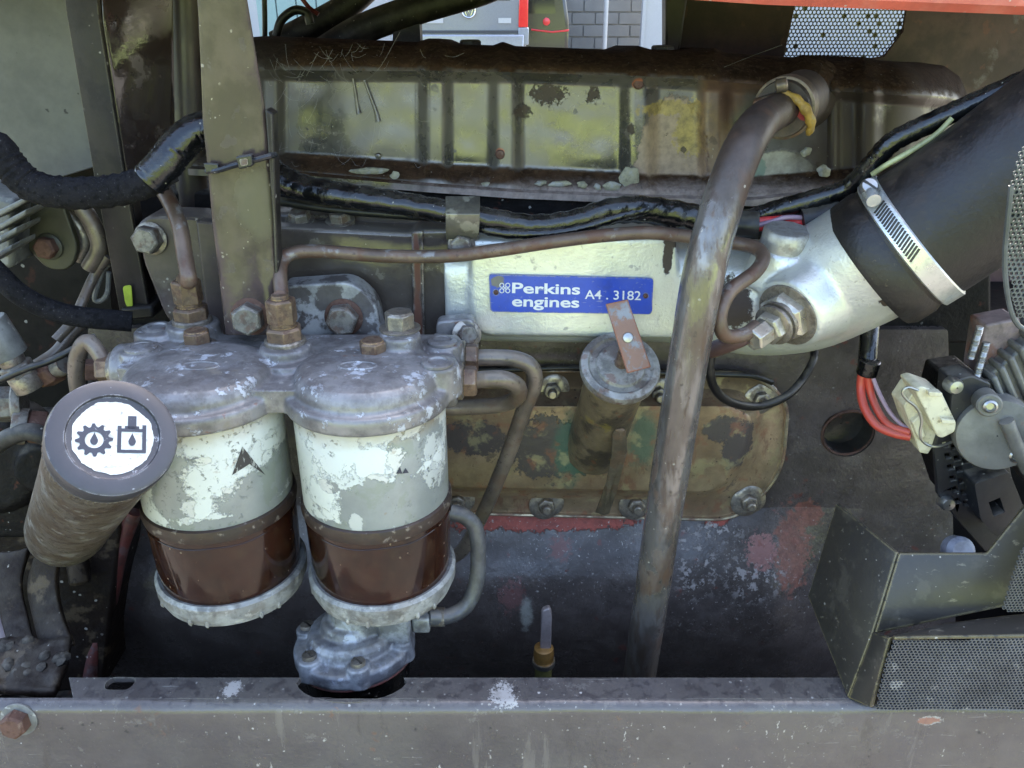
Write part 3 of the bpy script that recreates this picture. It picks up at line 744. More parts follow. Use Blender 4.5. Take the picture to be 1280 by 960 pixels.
# ------------------------------------------------------------------ silver intake manifold with elbow
silv = mat('silver_casting_paint', (204,206,200), 0.36, 0.6, layers=[
    Ly(nz(160,0.62,0.7,6),(120,112,100),a=0.5,r=0.6,m=0.2),
    Ly(blobs([(834,318,-0.05,6,24),(838,300,-0.05,10,10),(1100,365,-0.06,10,10),(1065,340,-0.06,12,5),(910,375,-0.06,22,30),(580,415,-0.05,12,12)],warp=0.8,scale=140),(62,52,44),r=0.7,m=0.0,h=-0.0003),
    Ly(axis(2,Z(402,-0.05),Z(425,-0.05),0.012,90),(128,136,112),a=0.5,r=0.5,m=0.2),
    spatter((70,62,54),420,0.15,0.14,0.6)], var=0.07, vscale=60, bump=(560,0.6), bumps=((180,0.22),(60,0.12)), rvar=0.08)
man = thing('intake_manifold', 'silver painted cast intake manifold with elbow at its right end', 'manifold', P(760, 425, -0.03))
secs = [(560,357,-0.018,60,4.2),(610,357,-0.018,62,4.2),(720,358,-0.018,63,4.0),(830,359,-0.018,63,3.6),(890,365,-0.028,66,2.9),(950,372,-0.045,72,2.2),(1005,365,-0.06,76,2.0),(1050,345,-0.075,78,2.0),(1085,326,-0.085,80,2.0),(1110,312,-0.092,80,2.0)]
ctr = spline([P(x,y,Y) for x,y,Y,_,_ in secs], 5)
m = M(); N = 48; nr = len(ctr); rows = []
for i, c in enumerate(ctr):
    f = i/(nr-1)*(len(secs)-1); a = min(int(f), len(secs)-2); t = f-a
    rr = (secs[a][3]*(1-t)+secs[a+1][3]*t); ex = secs[a][4]*(1-t)+secs[a+1][4]*t
    sc = (c.y - CAM.y)/ray(640+0,360).y/FPX
    tan = (ctr[min(i+1,nr-1)] - ctr[max(i-1,0)]).normalized()
    u = V((0,1,0)); u = (u - tan*u.dot(tan)).normalized(); w = tan.cross(u).normalized()
    for kx in range(N):
        th = 2*math.pi*kx/N; ct, st = math.cos(th), math.sin(th)
        q = (abs(ct)**ex + abs(st)**ex)**(-1/ex)
        m.v.append(c + (u*ct*0.94 + w*st)*(q*rr*sc))
for i in range(nr-1):
    for kx in range(N):
        k2 = (kx+1) % N; m.f.append((i*N+kx, i*N+k2, (i+1)*N+k2, (i+1)*N+kx))
m.f.append(tuple(range(N))); m.f.append(tuple((nr-1)*N+q for q in range(N)))
# cast bosses on the elbow
pb = P(977, 319, -0.074); m.lathe([(0.021,-0.02),(0.0175,0.004),(0.016,0.006)], pb, (0.05,-0.15,1), 32)
sax = V((-0.76,-0.60,-0.26)).normalized()
ps = P(992, 388, -0.098); m.lathe([(0.03,-0.02),(0.0235,0.004),(0.022,0.006)], ps, sax, 32)
m.slab(onY(rounded([(588,301),(846,297),(850,424),(606,420),(588,408)],9), -0.0535), (0,0.04,0))
m.slab(onY(rounded([(588,296),(842,291),(842,303),(588,307)],4), -0.050), (0,0.05,0))
mk('manifold_casting', m, silv, man, remesh=0.0016, smooth=6)
alum = mat('plug_aluminium', (170,168,160), 0.4, 0.55, layers=[grime(0.5,120,c=(96,88,76)), Ly(nz(80,0.6,0.68,3),(120,100,80),a=0.5)], bump=(400,0.25))
mk('cap_plug', M().lathe([(0.0150,0.004),(0.0155,0.005),(0.0150,0.016),(0.0136,0.018),(0.0005,0.0185)], pb, (0.05,-0.15,1), 12, caps=False), alum, man, bevel=0.0006)
# the grey painted inlet block at the left
greyv = mat('inlet_block_paint', (78,72,66), 0.16, 0.25, layers=[
    Ly(nz(26,0.46,0.6,2.0),(66,58,54),a=0.7,r=0.3), Ly(nz(60,0.6,0.66,4.0),(108,104,98),a=0.5,r=0.4),
    Ly(blobs([(524,410,-0.045,5,60),(522,330,-0.045,4,45)],warp=0.4,scale=120,soft=0.3),(92,58,42),r=0.7),
    Ly(blobs([(540,302,-0.045,14,6),(385,345,-0.045,24,9),(470,268,-0.045,60,6)],warp=0.8,scale=200),(54,46,38),r=0.7),
    Ly(mul(up(0.4,0.8,0.3)),(124,118,110),a=0.6,r=0.7), Ly(edges(0.0025,0.005,0.06,120,0.42),(172,166,156),a=0.6), spatter(s=360,dens=0.14)],
    bump=(300,0.12), bumps=((50,0.08),), var=0.2, spec=0.6)
plate('inlet_block', [(300,282,6),(345,284,4),(512,292,10),(520,288,4),(598,286,8),(604,330,6),(576,350,6),(574,398,8),(598,412,8),(600,452,6),(300,446,6)], -0.046, 0.055, greyv, man, r=6, bevel=0.004, bseg=4)
plate('inlet_ridge', [(514,290,3),(529,289,3),(531,420,3),(517,420,3)], -0.0485, 0.006, greyv, man, r=3, bevel=0.0018, bseg=3)
plate('head_flange', [(262,268),(500,262),(560,262),(560,284),(505,289),(345,279),(262,284)], -0.020, 0.03, greyv, man, bevel=0.003)
for x in (375, 425):
    mk('head_bolt', M().hexa(P(x, 274, -0.028), (0,-0.3,1), 0.0075, 0.006, x*0.2).lathe([(0.010,-0.003),(0.010,0.0)], P(x,274,-0.028), (0,-0.3,1), 20), MT['bolt_grey'], man)
# nameplate
platem = mat('nameplate_blue', (44,72,168), 0.32, 0.1, layers=[Ly(blobs([(622,352,-0.056,9,7)],warp=0.8,scale=200),(110,108,100),r=0.5), Ly(nz(400,0.62,0.68,2),(120,128,150),a=0.45), Ly(nz(50,0.52,0.66,5),(40,52,104),a=0.4,r=0.5), Ly(nz(260,0.63,0.65,6,3,0.5,stretch=(0.1,1,1)),(150,156,170),a=0.5), Ly(edges(0.0015,0.004,0.05,200,0.42),(150,150,148),a=0.8,m=0.5)], var=0.10, vscale=80, bump=(600,0.05))
PLY = -0.0556
pl = thing('nameplate', 'blue engine nameplate with white lettering on the silver manifold', 'nameplate', P(714, 392, PLY))
plate('plate', [(611,343),(817,348),(815,393),(613,390)], PLY, 0.0012, platem, pl, r=5, bevel=0.0003, holes=[circ2(620,365.5,3.2,3.2,14), circ2(807,370,3.2,3.2,14)])
for x, y in ((620,365.5),(807,370)):
    s = S(x,y,PLY); mk('rivet', M().lathe([(3.1*s,0.003),(3.1*s,-0.0003),(2.2*s,-0.0009),(0.0003,-0.0012)], P(x,y,PLY), (0,1,0), 14, caps=False), MT['rusty'], pl)
letter = mat('letter_white', (206,208,206), 0.45, var=0.08, layers=[Ly(nz(420,0.6,0.66,3),(110,118,150),a=0.5)], bump=None)
def text(body, x, y, hpx, Y, mt, parent, name, wide=1.0, weight=0.0, slope=0.0, space=1.0, wpx=None):
    cu = bpy.data.curves.new(name, 'FONT'); cu.body = body; cu.size = 1.0; cu.offset = weight; cu.space_character = space
    cu.extrude = 0.0
    tmp = bpy.data.objects.new('tmp_text', cu); COL.objects.link(tmp)
    dg = bpy.context.evaluated_depsgraph_get()
    me = bpy.data.meshes.new_from_object(tmp.evaluated_get(dg))
    vs = [v.co.copy() for v in me.vertices]; fs = [tuple(p.vertices) for p in me.polygons]
    bpy.data.objects.remove(tmp, do_unlink=True); bpy.data.meshes.remove(me)
    capH = 0.69; k_ = hpx/capH
    if wpx: wide = wpx/((max(v.x for v in vs) - min(v.x for v in vs))*k_)
    x0 = min(v.x for v in vs)
    m = M(); c, s_ = math.cos(slope), math.sin(slope)
    for v in vs:
        a = (v.x - x0)*k_*wide; b = -v.y*k_
        m.v.append(P(x + a*c - b*s_, y + a*s_ + b*c, Y))
    m.f = fs
    return mk(name, m, mt, parent)
TY = PLY - 0.0003
text('Perkins', 640, 366, 12.5, TY, letter, pl, 'lettering', weight=0.022, slope=0.022, wpx=85)
text('engines', 640, 382.5, 12.5, TY, letter, pl, 'lettering', weight=0.022, slope=0.022, wpx=84)
text('A4 . 3182', 731, 373.5, 11, TY, letter, pl, 'lettering', weight=0.008, slope=0.022, wpx=70)
lg = M()
for dx, dy in ((-3.7,-3.4),(3.7,-3.4),(-3.7,3.4),(3.7,3.4)):
    lg.tube([P(631+dx+2.6*math.cos(t*math.pi/8), 360+dy+2.6*math.sin(t*math.pi/8), TY) for t in range(16)], 0.00035, 6, closed=True)
for dx, dy in ((1,1),(1,-1)):
    lg.tube([P(631-2*dx,360-2*dy,TY), P(631+2*dx,360+2*dy,TY)], 0.0003, 6)
mk('ring_emblem', lg, letter, pl)

# sensor fittings on the elbow
fit = thing('manifold_heater_plug', 'stacked hexagonal plug fitting with bare metal faces on the silver elbow', 'fitting', ps)
bright = mat('plated_hex', (176,170,156), 0.3, 0.75, layers=[grime(0.55,90,c=(86,74,62)), Ly(nz(150,0.6,0.68,4),(116,76,54),a=0.6,m=0.2,r=0.6)], bump=(500,0.15))
mk('seat_washer', M().lathe([(0.0205,0.005),(0.0205,0.007),(0.019,0.0075)], ps, sax, 36), MT['steel'], fit)
mk('large_hex', M().hexa(ps + sax*0.007, sax, 0.0165, 0.008, 0.4), bright, fit, bevel=0.0004)
mk('collar', M().lathe([(0.0135,0.014),(0.0135,0.017),(0.0115,0.017),(0.0115,0.019),(0.0130,0.019),(0.0130,0.021),(0.0108,0.022)], ps, sax, 30), MT['steel'], fit)
mk('middle_hex', M().hexa(ps + sax*0.021, sax, 0.0105, 0.007, 0.1), bright, fit, bevel=0.0004)
mk('union_nut', M().hexa(ps + sax*0.028, sax, 0.0076, 0.013, 0.5), bright, fit, bevel=0.0004)
# ------------------------------------------------------------------ air hose and clamp
hosem = mat('air_hose_rubber', (26,23,21), 0.46, layers=[
    Ly(nz(30,0.5,0.66,2.0),(30,28,27),a=0.6,r=0.4), Ly(nz(16,0.52,0.64,6.0),(54,43,34),a=0.6,r=0.65),
    Ly(mul(nz(420,0.6,0.66,1.0,8,0.7),nz(24,0.45,0.65,2)),(96,84,66),a=0.6,r=0.85),
    Ly(mul(up(0.5,0.95,0.4),nz(60,0.4,0.6)),(70,58,46),a=0.7,r=0.8)], var=0.2, bump=(400,0.4), bumps=((60,0.2),(150,0.2)))
hs = thing('air_intake_hose', 'thick black rubber air hose clamped onto the silver elbow', 'hose', P(1150, 400, -0.09))
h0 = P(1108, 320, -0.090); h1 = P(1190, 265, -0.100); h2 = P(1300, 192, -0.112); h3 = P(1440, 100, -0.122)
path = spline([h0, h1, h2, h3, P(1620, 20, -0.10), P(1900, -40, -0.02)], 14)
sc = S(1150, 290, -0.098)
Rh = 88*sc
mk('hose_wall', M().tube(path, lambda f: Rh*(1.02 if f < 0.015 else 1.0)*(1+0.02*math.sin(f*16)), 56, rf=lambda f,t: 1+0.006*math.sin(3*t+f*20)), hosem, hs)
ha = (h1-h0).normalized()
mk('hose_lip', M().lathe([(Rh*0.93,-0.011),(Rh*1.0,-0.012),(Rh*1.045,-0.008),(Rh*1.045,0.004),(Rh*1.01,0.008)], h0, ha, 56), hosem, hs)
cl = thing('hose_clamp', 'worm drive hose clamp band around the black air hose', 'hose clamp', h0 + ha*0.018)
bandm = mat('clamp_band', (204,206,202), 0.3, 0.8, layers=[Ly(nz(150,0.6,0.7,3),(130,116,90),a=0.5,m=0.4,r=0.5), grime(0.3,120,c=(100,92,80))], var=0.1, bump=(700,0.08))
c0 = h0 + ha*0.010
mk('band', M().lathe([(Rh*1.035,0),(Rh*1.06,0.0008),(Rh*1.06,0.0118),(Rh*1.035,0.0126)], c0, ha, 72), bandm, cl, sharp=30)
u, w, a_ = basis(ha)
# find the clock angle of the screw (towards upper left of the picture) and lay slots from there
tgt = (P(1070, 252, -0.10) - c0); ang0 = math.atan2(tgt.dot(w), tgt.dot(u))
tg2 = (P(1140, 372, -0.14) - c0); ang1 = math.atan2(tg2.dot(w), tg2.dot(u))
dd = (ang1 - ang0 + math.pi) % (2*math.pi) - math.pi
slotm = mat('clamp_slot', (52,50,46), 0.5, 0.3, bump=None)
for i in range(18):
    t = ang0 + dd*(0.20 + i*0.032)
    er = u*math.cos(t) + w*math.sin(t); et = -u*math.sin(t) + w*math.cos(t)
    d = (ha*0.92 + et*0.39).normalized()
    mk('slot', M().box(c0 + ha*0.0063 + er*(Rh*1.0605), (0.0085, 0.0013, 0.0004), d, er.cross(d)), slotm, cl)
t = ang0; er = u*math.cos(t) + w*math.sin(t); et = (-u*math.sin(t) + w*math.cos(t))*(1 if dd > 0 else -1)
sc0 = c0 + ha*0.0063 + er*(Rh*1.06 + 0.004)
mk('screw_housing', M().tube([sc0 + et*0.0, sc0 + et*0.013], 0.0040, 18), bandm, cl)
sdir = -et*0.35 + V((-0.1,-0.9,0.35)); sdir.normalize()
sh = M().lathe([(0.0046,0),(0.0050,0.001),(0.0050,0.0045),(0.0042,0.0056),(0.0004,0.006)], sc0, sdir, 24, caps=False)
scr = mk('screw_head', sh, MT['steel_clean'], cl)
su, sw, _ = basis(sdir)
mk('screw_slot', M().box(sc0 + sdir*0.0058, (0.0085, 0.0012, 0.0010), su*0.8+sw*0.6, sdir.cross(su*0.8+sw*0.6)), slotm, scr)

# ------------------------------------------------------------------ breather pipe
brm = mat('breather_pipe_steel', (126,122,118), 0.15, 0.6, layers=[
    Ly(nz(70,0.46,0.6,2.0,stretch=(1,1,0.35)),(88,81,75),a=0.7,r=0.26),
    Ly(nz(130,0.53,0.6,9.0,8,0.7,stretch=(1,1,0.22)),(70,53,41),a=0.6,r=0.35,m=0.2),
    Ly(mul(axis(2,P(890,290,-0.11).z,P(920,190,-0.08).z,0.05,40)),(54,42,33),a=0.92,r=0.5,m=0.1,var=0.35),
    Ly(axis(2,Z(640,-0.11),Z(800,-0.07),0.09,45),(72,60,46),a=0.6,r=0.42,m=0.2),
    Ly(mul(nz(55,0.50,0.58,6.0,stretch=(1,1,0.5)),nz(14,0.4,0.6)),(80,58,44),a=0.7,r=0.6,m=0.0),
    Ly(nz(240,0.62,0.69,4),(52,42,36),a=0.8,m=0.0), spatter((190,186,176),400,0.2,0.15,0.6)], var=0.12, bump=(300,0.12), bumps=((50,0.06),))
br = thing('breather_pipe', 'long bent steel breather pipe running down in front of the manifold', 'pipe', P(800, 850, -0.06))
pts = [(986,132,-0.01),(967,142,-0.040),(950,153,-0.076),(929,186,-0.104),(904,252,-0.122),(880,340,-0.132),(862,440,-0.134),(846,540,-0.132),(830,640,-0.126),(815,740,-0.115),(797,860,-0.098),(793,890,-0.092)]
sr = S(862,440,-0.134)
pipe('pipe_tube', pts, lambda f: (0.0108+0.0013*smoothstep(0.15,0.45,f))*(1+0.02*math.sin(f*9)+0.010*math.sin(f*31)), brm, br, sub=10, seg=32)
rub = mat('breather_hose', (58,50,44), 0.55, layers=[grime(0.5,60,c=(96,80,64)), Ly(blobs([(1000,140,-0.02,9,8)],warp=0.4,scale=90),(150,40,40))], bump=(300,0.3))
a0 = P(1002,122,0.02); a1 = P(955,150,-0.055)
hb = (a1-a0).normalized()
mk('rubber_sleeve', M().lathe([(0.0185,0.0),(0.0185,0.045),(0.0175,0.050),(0.0145,0.050)], a0, hb, 32), rub, br)
bc = thing('breather_clamp', 'brown wire hose clip where the breather pipe joins the valve cover', 'hose clamp', a0 + hb*0.034)
oldb = mat('clip_band', (110,96,78), 0.4, 0.4, layers=[grime(0.5,80), Ly(nz(90,0.55,0.62,3),(96,60,42),a=0.6)], bump=(400,0.2))
mk('band', M().lathe([(0.0187,0.034),(0.0200,0.0345),(0.0200,0.0455),(0.0187,0.046)], a0, hb, 48), oldb, bc)
ub, wb, _ = basis(hb)
lug = a0 + hb*0.040 + (P(950,128,-0.03) - (a0+hb*0.04)).normalized()*0.021
mk('ear', M().box(lug, (0.016, 0.008, 0.010), (0.9,-0.2,0.3), (0,1,0)), oldb, bc, bevel=0.002)
mk('screw', M().lathe([(0.0045,0),(0.0045,0.006),(0.003,0.007)], P(970,108,-0.03), (1,-0.2,0.2), 16), oldb, bc)
ys = mat('yellow_sealant', (168,134,54), 0.6, layers=[grime(0.6,120,c=(104,80,42)), Ly(nz(240,0.55,0.62,3),(150,136,96),a=0.6)], bump=(200,0.4))
pipe('sealant_bead', [(978,114,-0.030),(994,123,-0.034),(1008,138,-0.036),(1014,156,-0.034),(1010,168,-0.03)], lambda f: 0.0016+0.0016*math.sin(f*3.0), ys, vc, sub=6, rf=lambda f,t: 1+0.15*math.sin(f*30))
# ------------------------------------------------------------------ twin fuel filter
FY = -0.14
fz = lambda y: Z(y, FY - 0.046)
zr0 = fz(546)                      # underside of the head rim
zc1 = fz(672); zg1 = fz(764); zb1 = fz(785)
FX = [X(272,600,FY), X(470,600,FY)]
RC = 0.0452
headp = mat('filter_head_paint', (130,127,125), 0.34, 0.3, layers=[
    Ly(nz(30,0.44,0.58,2.0),(102,98,96),a=0.75,r=0.38),
    Ly(nz(60,0.575,0.595,4.0,10,0.72),(168,170,174),r=0.5,m=0.1,h=0.00015),
    Ly(mul(nz(90,0.55,0.58,8.0,10,0.72),axis(2,fz(505),fz(470))),(158,160,166),a=0.9,r=0.5,h=0.0001),
    Ly(nz(40,0.6,0.66,6.6),(124,116,102),a=0.6,r=0.7),
    Ly(mul(specks(300,0.3,0.3),up(0.4,0.8)),(176,172,164),a=0.5,r=0.8),
    grime(0.45,90,c=(58,52,48)), Ly(nz(140,0.66,0.7,3),(112,76,58),a=0.6)], var=0.2, bump=(350,0.2), bumps=((70,0.12),))
ff = thing('fuel_filter', 'twin fuel filter with white canisters and amber bowls on grey head', 'fuel filter', V(((FX[0]+FX[1])/2, FY, zb1)))
m = M()
for i, x in enumerate(FX):
    o = V((x, FY, zr0))
    m.lathe([(0.0475,0),(0.0490,0.0015),(0.0490,0.008),(0.0482,0.0105),(0.0455,0.0112),(0.0436,0.0122),(0.0430,0.0160),(0.0415,0.0195),(0.0385,0.0222),(0.0320,0.0240),(0.02,0.0248),(0.0005,0.0248)], o, (0,0,1), 56)
# bridge between the domes, rear block, bosses
zt = zr0
cx = (FX[0]+FX[1])/2
m.box(V((cx, FY+0.010, zt+0.0085)), (0.055, 0.062, 0.015))
m.box(V((cx, FY+0.036, zt+0.006)), (0.186, 0.044, 0.027))
m.lathe([(0.016,0.0),(0.014,0.018),(0.0135,0.020)], V((cx-0.001, FY+0.014, zt)), (0,0,1), 28)
for (px, py, r_, h_) in ((197,413,0.0145,0.004),(176,438,0.0125,0.003),(241,404,0.0165,0.008),(357,432,0.0155,0.006),(500,418,0.0125,0.012),(547,455,0.0125,0.003),(553,428,0.0125,0.003),(248,438,0.014,0.001),(467,448,0.014,0.001)):
    z_ = zt + 0.0195 + h_
    q = PZ(px, py, z_)
    m.lathe([(r_*1.15,-0.016-h_),(r_,0.0),(r_*0.94,0.001)], q, (0,0,1), 28)
m.lathe([(0.017,-0.01),(0.0155,0.012),(0.0145,0.014)], V((FX[0]-0.046, FY+0.026, zt+0.009)), (-1,0,0), 28)
m.lathe([(0.017,-0.01),(0.0155,0.004),(0.0145,0.006)], V((FX[1]+0.046, FY+0.014, zt+0.006)), (1,0,0), 28)
m.lathe([(0.016,-0.01),(0.0145,0.004),(0.0135,0.006)], V((FX[1]+0.046, FY+0.040, zt+0.010)), (1,0,0), 28)
m.box(V((FX[1]+0.036, FY+0.028, zt+0.007)), (0.026, 0.050, 0.027))
m.box(V((FX[0]-0.036, FY+0.026, zt+0.007)), (0.026, 0.050, 0.027))
mk('filter_head', m, headp, ff, remesh=0.0010, smooth=4)
# cast lettering rings on domes (raised little circles)
for x, dx in ((FX[0], 0.004), (FX[1], -0.004)):
    q = V((x+dx, FY-0.006, zt+0.0249))
    mk('cast_ring', M().tube([q + V((0.011*math.cos(t*math.pi/14), 0.0055*math.sin(t*math.pi/14), 0)) for t in range(28)], 0.0007, 6, closed=True), headp, ff)
def canm(name, patches_paint, patches_bare, seed):
    return mat(name, (190,194,188), 0.3, layers=[
        Ly(nz(20,0.45,0.6,seed),(206,208,200),a=0.5),
        Ly(patches_bare,(142,147,144),r=0.36,m=0.3,var=0.12,vs=40,h=-0.0002),
        Ly(mul(patches_bare,nz(60,0.52,0.6,seed+2)),(130,138,124),a=0.5,r=0.45),
        Ly(patches_paint,(196,200,194),r=0.3,h=0.0002),
        Ly(mul(nz(240,0.585,0.60,seed,9,0.7),nz(30,0.48,0.56,seed)),(128,132,128),a=0.9,r=0.45,m=0.3,h=-0.0002),
        Ly(axis(2,zr0-0.012,zr0-0.001,0.010,120),(140,122,90),a=0.5),
        Ly(nz(340,0.7,0.73,seed),(92,74,58),a=0.8), Ly(nz(90,0.66,0.7,seed+5),(140,116,84),a=0.4)], var=0.04, bump=(300,0.05), rvar=0.05)
YF = FY-0.044
c_left = canm('canister_white_left',
    blobs([(272,560,YF,50,26),(262,600,YF,38,30),(248,635,YF,20,16),(330,558,YF,30,16),(338,584,YF,22,14),(235,650,YF,10,6)],warp=0.95,scale=130,seed=1,soft=0.04),
    blobs([(312,632,YF,46,28),(212,622,YF,28,40),(345,618,YF,26,30),(285,660,YF,80,12),(212,580,YF,22,30),(250,577,YF,13,6)],warp=0.8,scale=130,seed=2,soft=0.04), 3.0)
c_right = canm('canister_white_right',
    blobs([(415,560,YF,36,46),(445,655,YF,9,14),(470,580,YF,30,26),(400,625,YF,20,24),(538,600,YF,12,40)],warp=1.0,scale=150,seed=3,soft=0.04),
    blobs([(505,580,YF,22,34),(533,570,YF,14,28),(515,640,YF,58,42),(455,640,YF,34,40),(407,612,YF,15,10),(470,610,YF,16,22),(558,600,YF,8,60),(440,665,YF,60,12)],warp=0.85,scale=150,seed=4,soft=0.04), 6.0)
rimm = mat('filter_rim', (58,46,40), 0.45, 0.3, layers=[grime(0.5,90), Ly(nz(160,0.58,0.64,3),(130,122,112),a=0.6)], bump=(400,0.3))
def amber_mat():
    t = NT('amber_glass')
    n = t.noise(30, 7, 0.65); n2 = t.noise(120, 5, 0.7, 4)
    c = t.mix(t.step(n, 0.3, 0.7), lin((66,36,25)), lin((40,25,18)))
    c = t.mix(t.math('MULTIPLY', t.step(n2, 0.5, 0.7), 0.5), c, lin((84,64,44)))
    dustm = mul(specks(420, 0.24, 0.10),nz(25,0.45,0.6))(t)
    c = t.mix(t.math('MULTIPLY', dustm, 0.7), c, lin((190,168,140)))
    haze = t.math('MAXIMUM', t.math('MULTIPLY', nz(32,0.45,0.7,7,9,0.7)(t), 0.2), t.math('MULTIPLY', nz(90,0.5,0.7,3,8,0.7,stretch=(1,1,0.25))(t), 0.25))
    c = t.mix(haze, c, lin((84,66,50)))
    t.put(t.b.inputs['Base Color'], c)
    t.put(t.b.inputs['Roughness'], t.fmix(t.math('MAXIMUM', haze, dustm), 0.08, 0.7))
    t.b.inputs['Transmission Weight'].default_value = 0.5
    t.b.inputs['IOR'].default_value = 1.45
    return t.m
amber = amber_mat()
basem = mat('filter_base_ring', (138,140,138), 0.5, 0.25, layers=[Ly(nz(60,0.48,0.6,2),(112,108,102),a=0.7), Ly(nz(110,0.56,0.62,5),(176,176,170),a=0.6), dust(0.5,c=(170,166,156)), grime(0.5,120)], bump=(350,0.4))
elem = mat('filter_inside', (40,26,20), 0.7, layers=[grime(0.6,60)], bump=(200,0.3))
for i, (x, cm) in enumerate(zip(FX, (c_left, c_right))):
    o = V((x, FY, 0))
    can = mk('canister', M().lathe([(RC*0.98,zr0+0.003),(RC,zr0-0.001),(RC,zc1+0.003),(RC*0.97,zc1)], o, (0,0,1), 64), cm, ff,
             label='white canister with peeling paint' )
    mk('rim_band', M().lathe([(RC*1.0,zc1+0.004),(RC*1.03,zc1+0.003),(RC*1.045,zc1-0.001),(RC*1.03,zc1-0.005),(RC*0.99,zc1-0.006)], o, (0,0,1), 64), rimm, ff)
    hgt = zc1 - zg1
    mk('amber_bowl', M().lathe([(RC*0.99,zc1-0.004),(RC*1.005,zc1-0.008),(RC*1.0,zc1-hgt*0.5),(RC*0.985,zg1+0.006),(RC*0.96,zg1),(RC*0.88,zg1),(RC*0.9,zg1+0.008),(RC*0.92,zc1-0.006)], o, (0,0,1), 64, caps=False), amber, can, weld=True)
    mk('bowl_seam', M().tube([V((x + RC*1.008*math.cos(q*math.pi/36), FY + RC*1.008*math.sin(q*math.pi/36), zc1-hgt*0.17+0.0004*math.sin(q*0.7))) for q in range(72)], 0.00035, 6, closed=True), amber, can)
    rq = random.Random(20+i)
    for a_ in (3.6, 4.3, 4.75, 5.2, 5.6):
        a_ += rq.uniform(-.2,.2); q0 = V((x + RC*1.02*math.cos(a_), FY + RC*1.02*math.sin(a_), zb1+0.0035)); mk('oil_drip', M().lathe([(0.0004,0.003),(0.0013,0.001),(0.0016,-0.001),(0.0011,-0.0025),(0.0002,-0.003-rq.uniform(0,.001))], q0, (0,0,1), 10), basem, can)
    mk('filter_core', M().lathe([(RC*0.80,zc1-0.004),(RC*0.80,zg1+0.004)], o, (0,0,1), 40), elem, can)
    mk('base_ring', M().lathe([(RC*0.90,zg1+0.0015),(RC*1.015,zg1+0.003),(RC*1.06,zg1+0.001),(RC*1.055,zg1-0.006),(RC*0.99,zb1),(RC*0.6,zb1-0.001),(0.0005,zb1-0.001)], o, (0,0,1), 64), basem, ff)
# black printed mark on the left canister (a dark arrow-like triangle), and its worn remnant on the right
def on_can(px, py, x0, rr):
    # the point of the canister's surface that the photograph shows there
    rdir = ray(px, py); ox, oy = CAM.x - x0, CAM.y - FY
    A = rdir.x**2 + rdir.y**2; B = 2*(ox*rdir.x + oy*rdir.y); C_ = ox*ox + oy*oy - rr*rr
    D = max(0.0, B*B - 4*A*C_); t = (-B - math.sqrt(D))/(2*A)
    return CAM + rdir*t
tri = M()
def tripatch(m, a, b, c, x0, n=8):
    rows = []
    for i in range(n+1):
        row = []
        for j in range(i+1):
            u = i/n; v = j/i if i else 0
            l = (a[0]+(b[0]-a[0])*u, a[1]+(b[1]-a[1])*u); r = (a[0]+(c[0]-a[0])*u, a[1]+(c[1]-a[1])*u)
            row.append(len(m.v)); m.v.append(on_can(l[0]+(r[0]-l[0])*v, l[1]+(r[1]-l[1])*v, x0, RC+0.0003))
        rows.append(row)
    for i in range(n):
        for j in range(i+1):
            m.f.append((rows[i][j], rows[i+1][j], rows[i+1][j+1]))
            if j < i: m.f.append((rows[i][j], rows[i+1][j+1], rows[i][j+1]))
tripatch(tri, (303,558), (290,594), (312,580), FX[0]); tripatch(tri, (303,558), (312,580), (332,594), FX[0])
mk('printed_mark', tri, mat('mark_black', (48,46,46), 0.5, var=0.2, layers=[Ly(nz(420,0.58,0.62,2,stretch=(1,1,0.3)),(150,152,146),a=0.8)], bump=None), ff)
tri2 = M()
for a in ((495,592,500,584,503,592),(503,592,507,585,511,591)):
    tripatch(tri2, (a[2],a[3]), (a[0],a[1]), (a[4],a[5]), FX[1], 3)
mk('printed_mark', tri2, MT['ink'], ff)
# bolts and plugs on the head
ztop = zt + 0.041
for (px, py, r_, h_, mt, zz) in ((248,427,0.0085,0.009,'brass',0.0205),(467,440,0.0085,0.009,'brass',0.0205),(500,406,0.0095,0.010,'steel',0.0320)):
    q = PZ(px, py+6, zt+zz)
    bolt(ff, q, (0,0,1), r_, h_, MT[mt], r_*1.35, MT['steel'])
for (px, py) in ((197,411),(176,436),(547,455),(553,428)):
    q = PZ(px, py, zt+0.0235)
    mk('blank_plug', M().lathe([(0.0095,0),(0.0095,0.0015),(0.0085,0.0022),(0.006,0.0022),(0.0055,0.001),(0.0005,0.001)], q, (0,0,1), 24, caps=False), headp, ff)
# stacked pipe nuts
def nutstack(px, py, z0, mt, name):
    q = PZ(px, py, z0)
    mk('seat_collar', M().lathe([(0.0125,0),(0.0125,0.003),(0.0115,0.004)], q, (0,0,1), 24), MT['steel'], ff)
    mk(name, M().hexa(q + V((0,0,0.003)), (0,0,1), 0.0115, 0.009, 0.3).lathe([(0.0078,0.011),(0.0078,0.0145)], q, (0,0,1), 20), MT[mt], ff, bevel=0.0004)
    mk('union_nut', M().hexa(q + V((0,0,0.0145)), (0,0,1), 0.0092, 0.015, 0.55).lathe([(0.0055,0.029),(0.005,0.032)], q, (0,0,1), 18), MT[mt], ff, bevel=0.0004)
    return q + V((0,0,0.046))
nA = nutstack(241, 404, zt+0.0275, 'brass', 'pipe_adapter')
nB = nutstack(357, 430, zt+0.0255, 'brass', 'pipe_adapter')
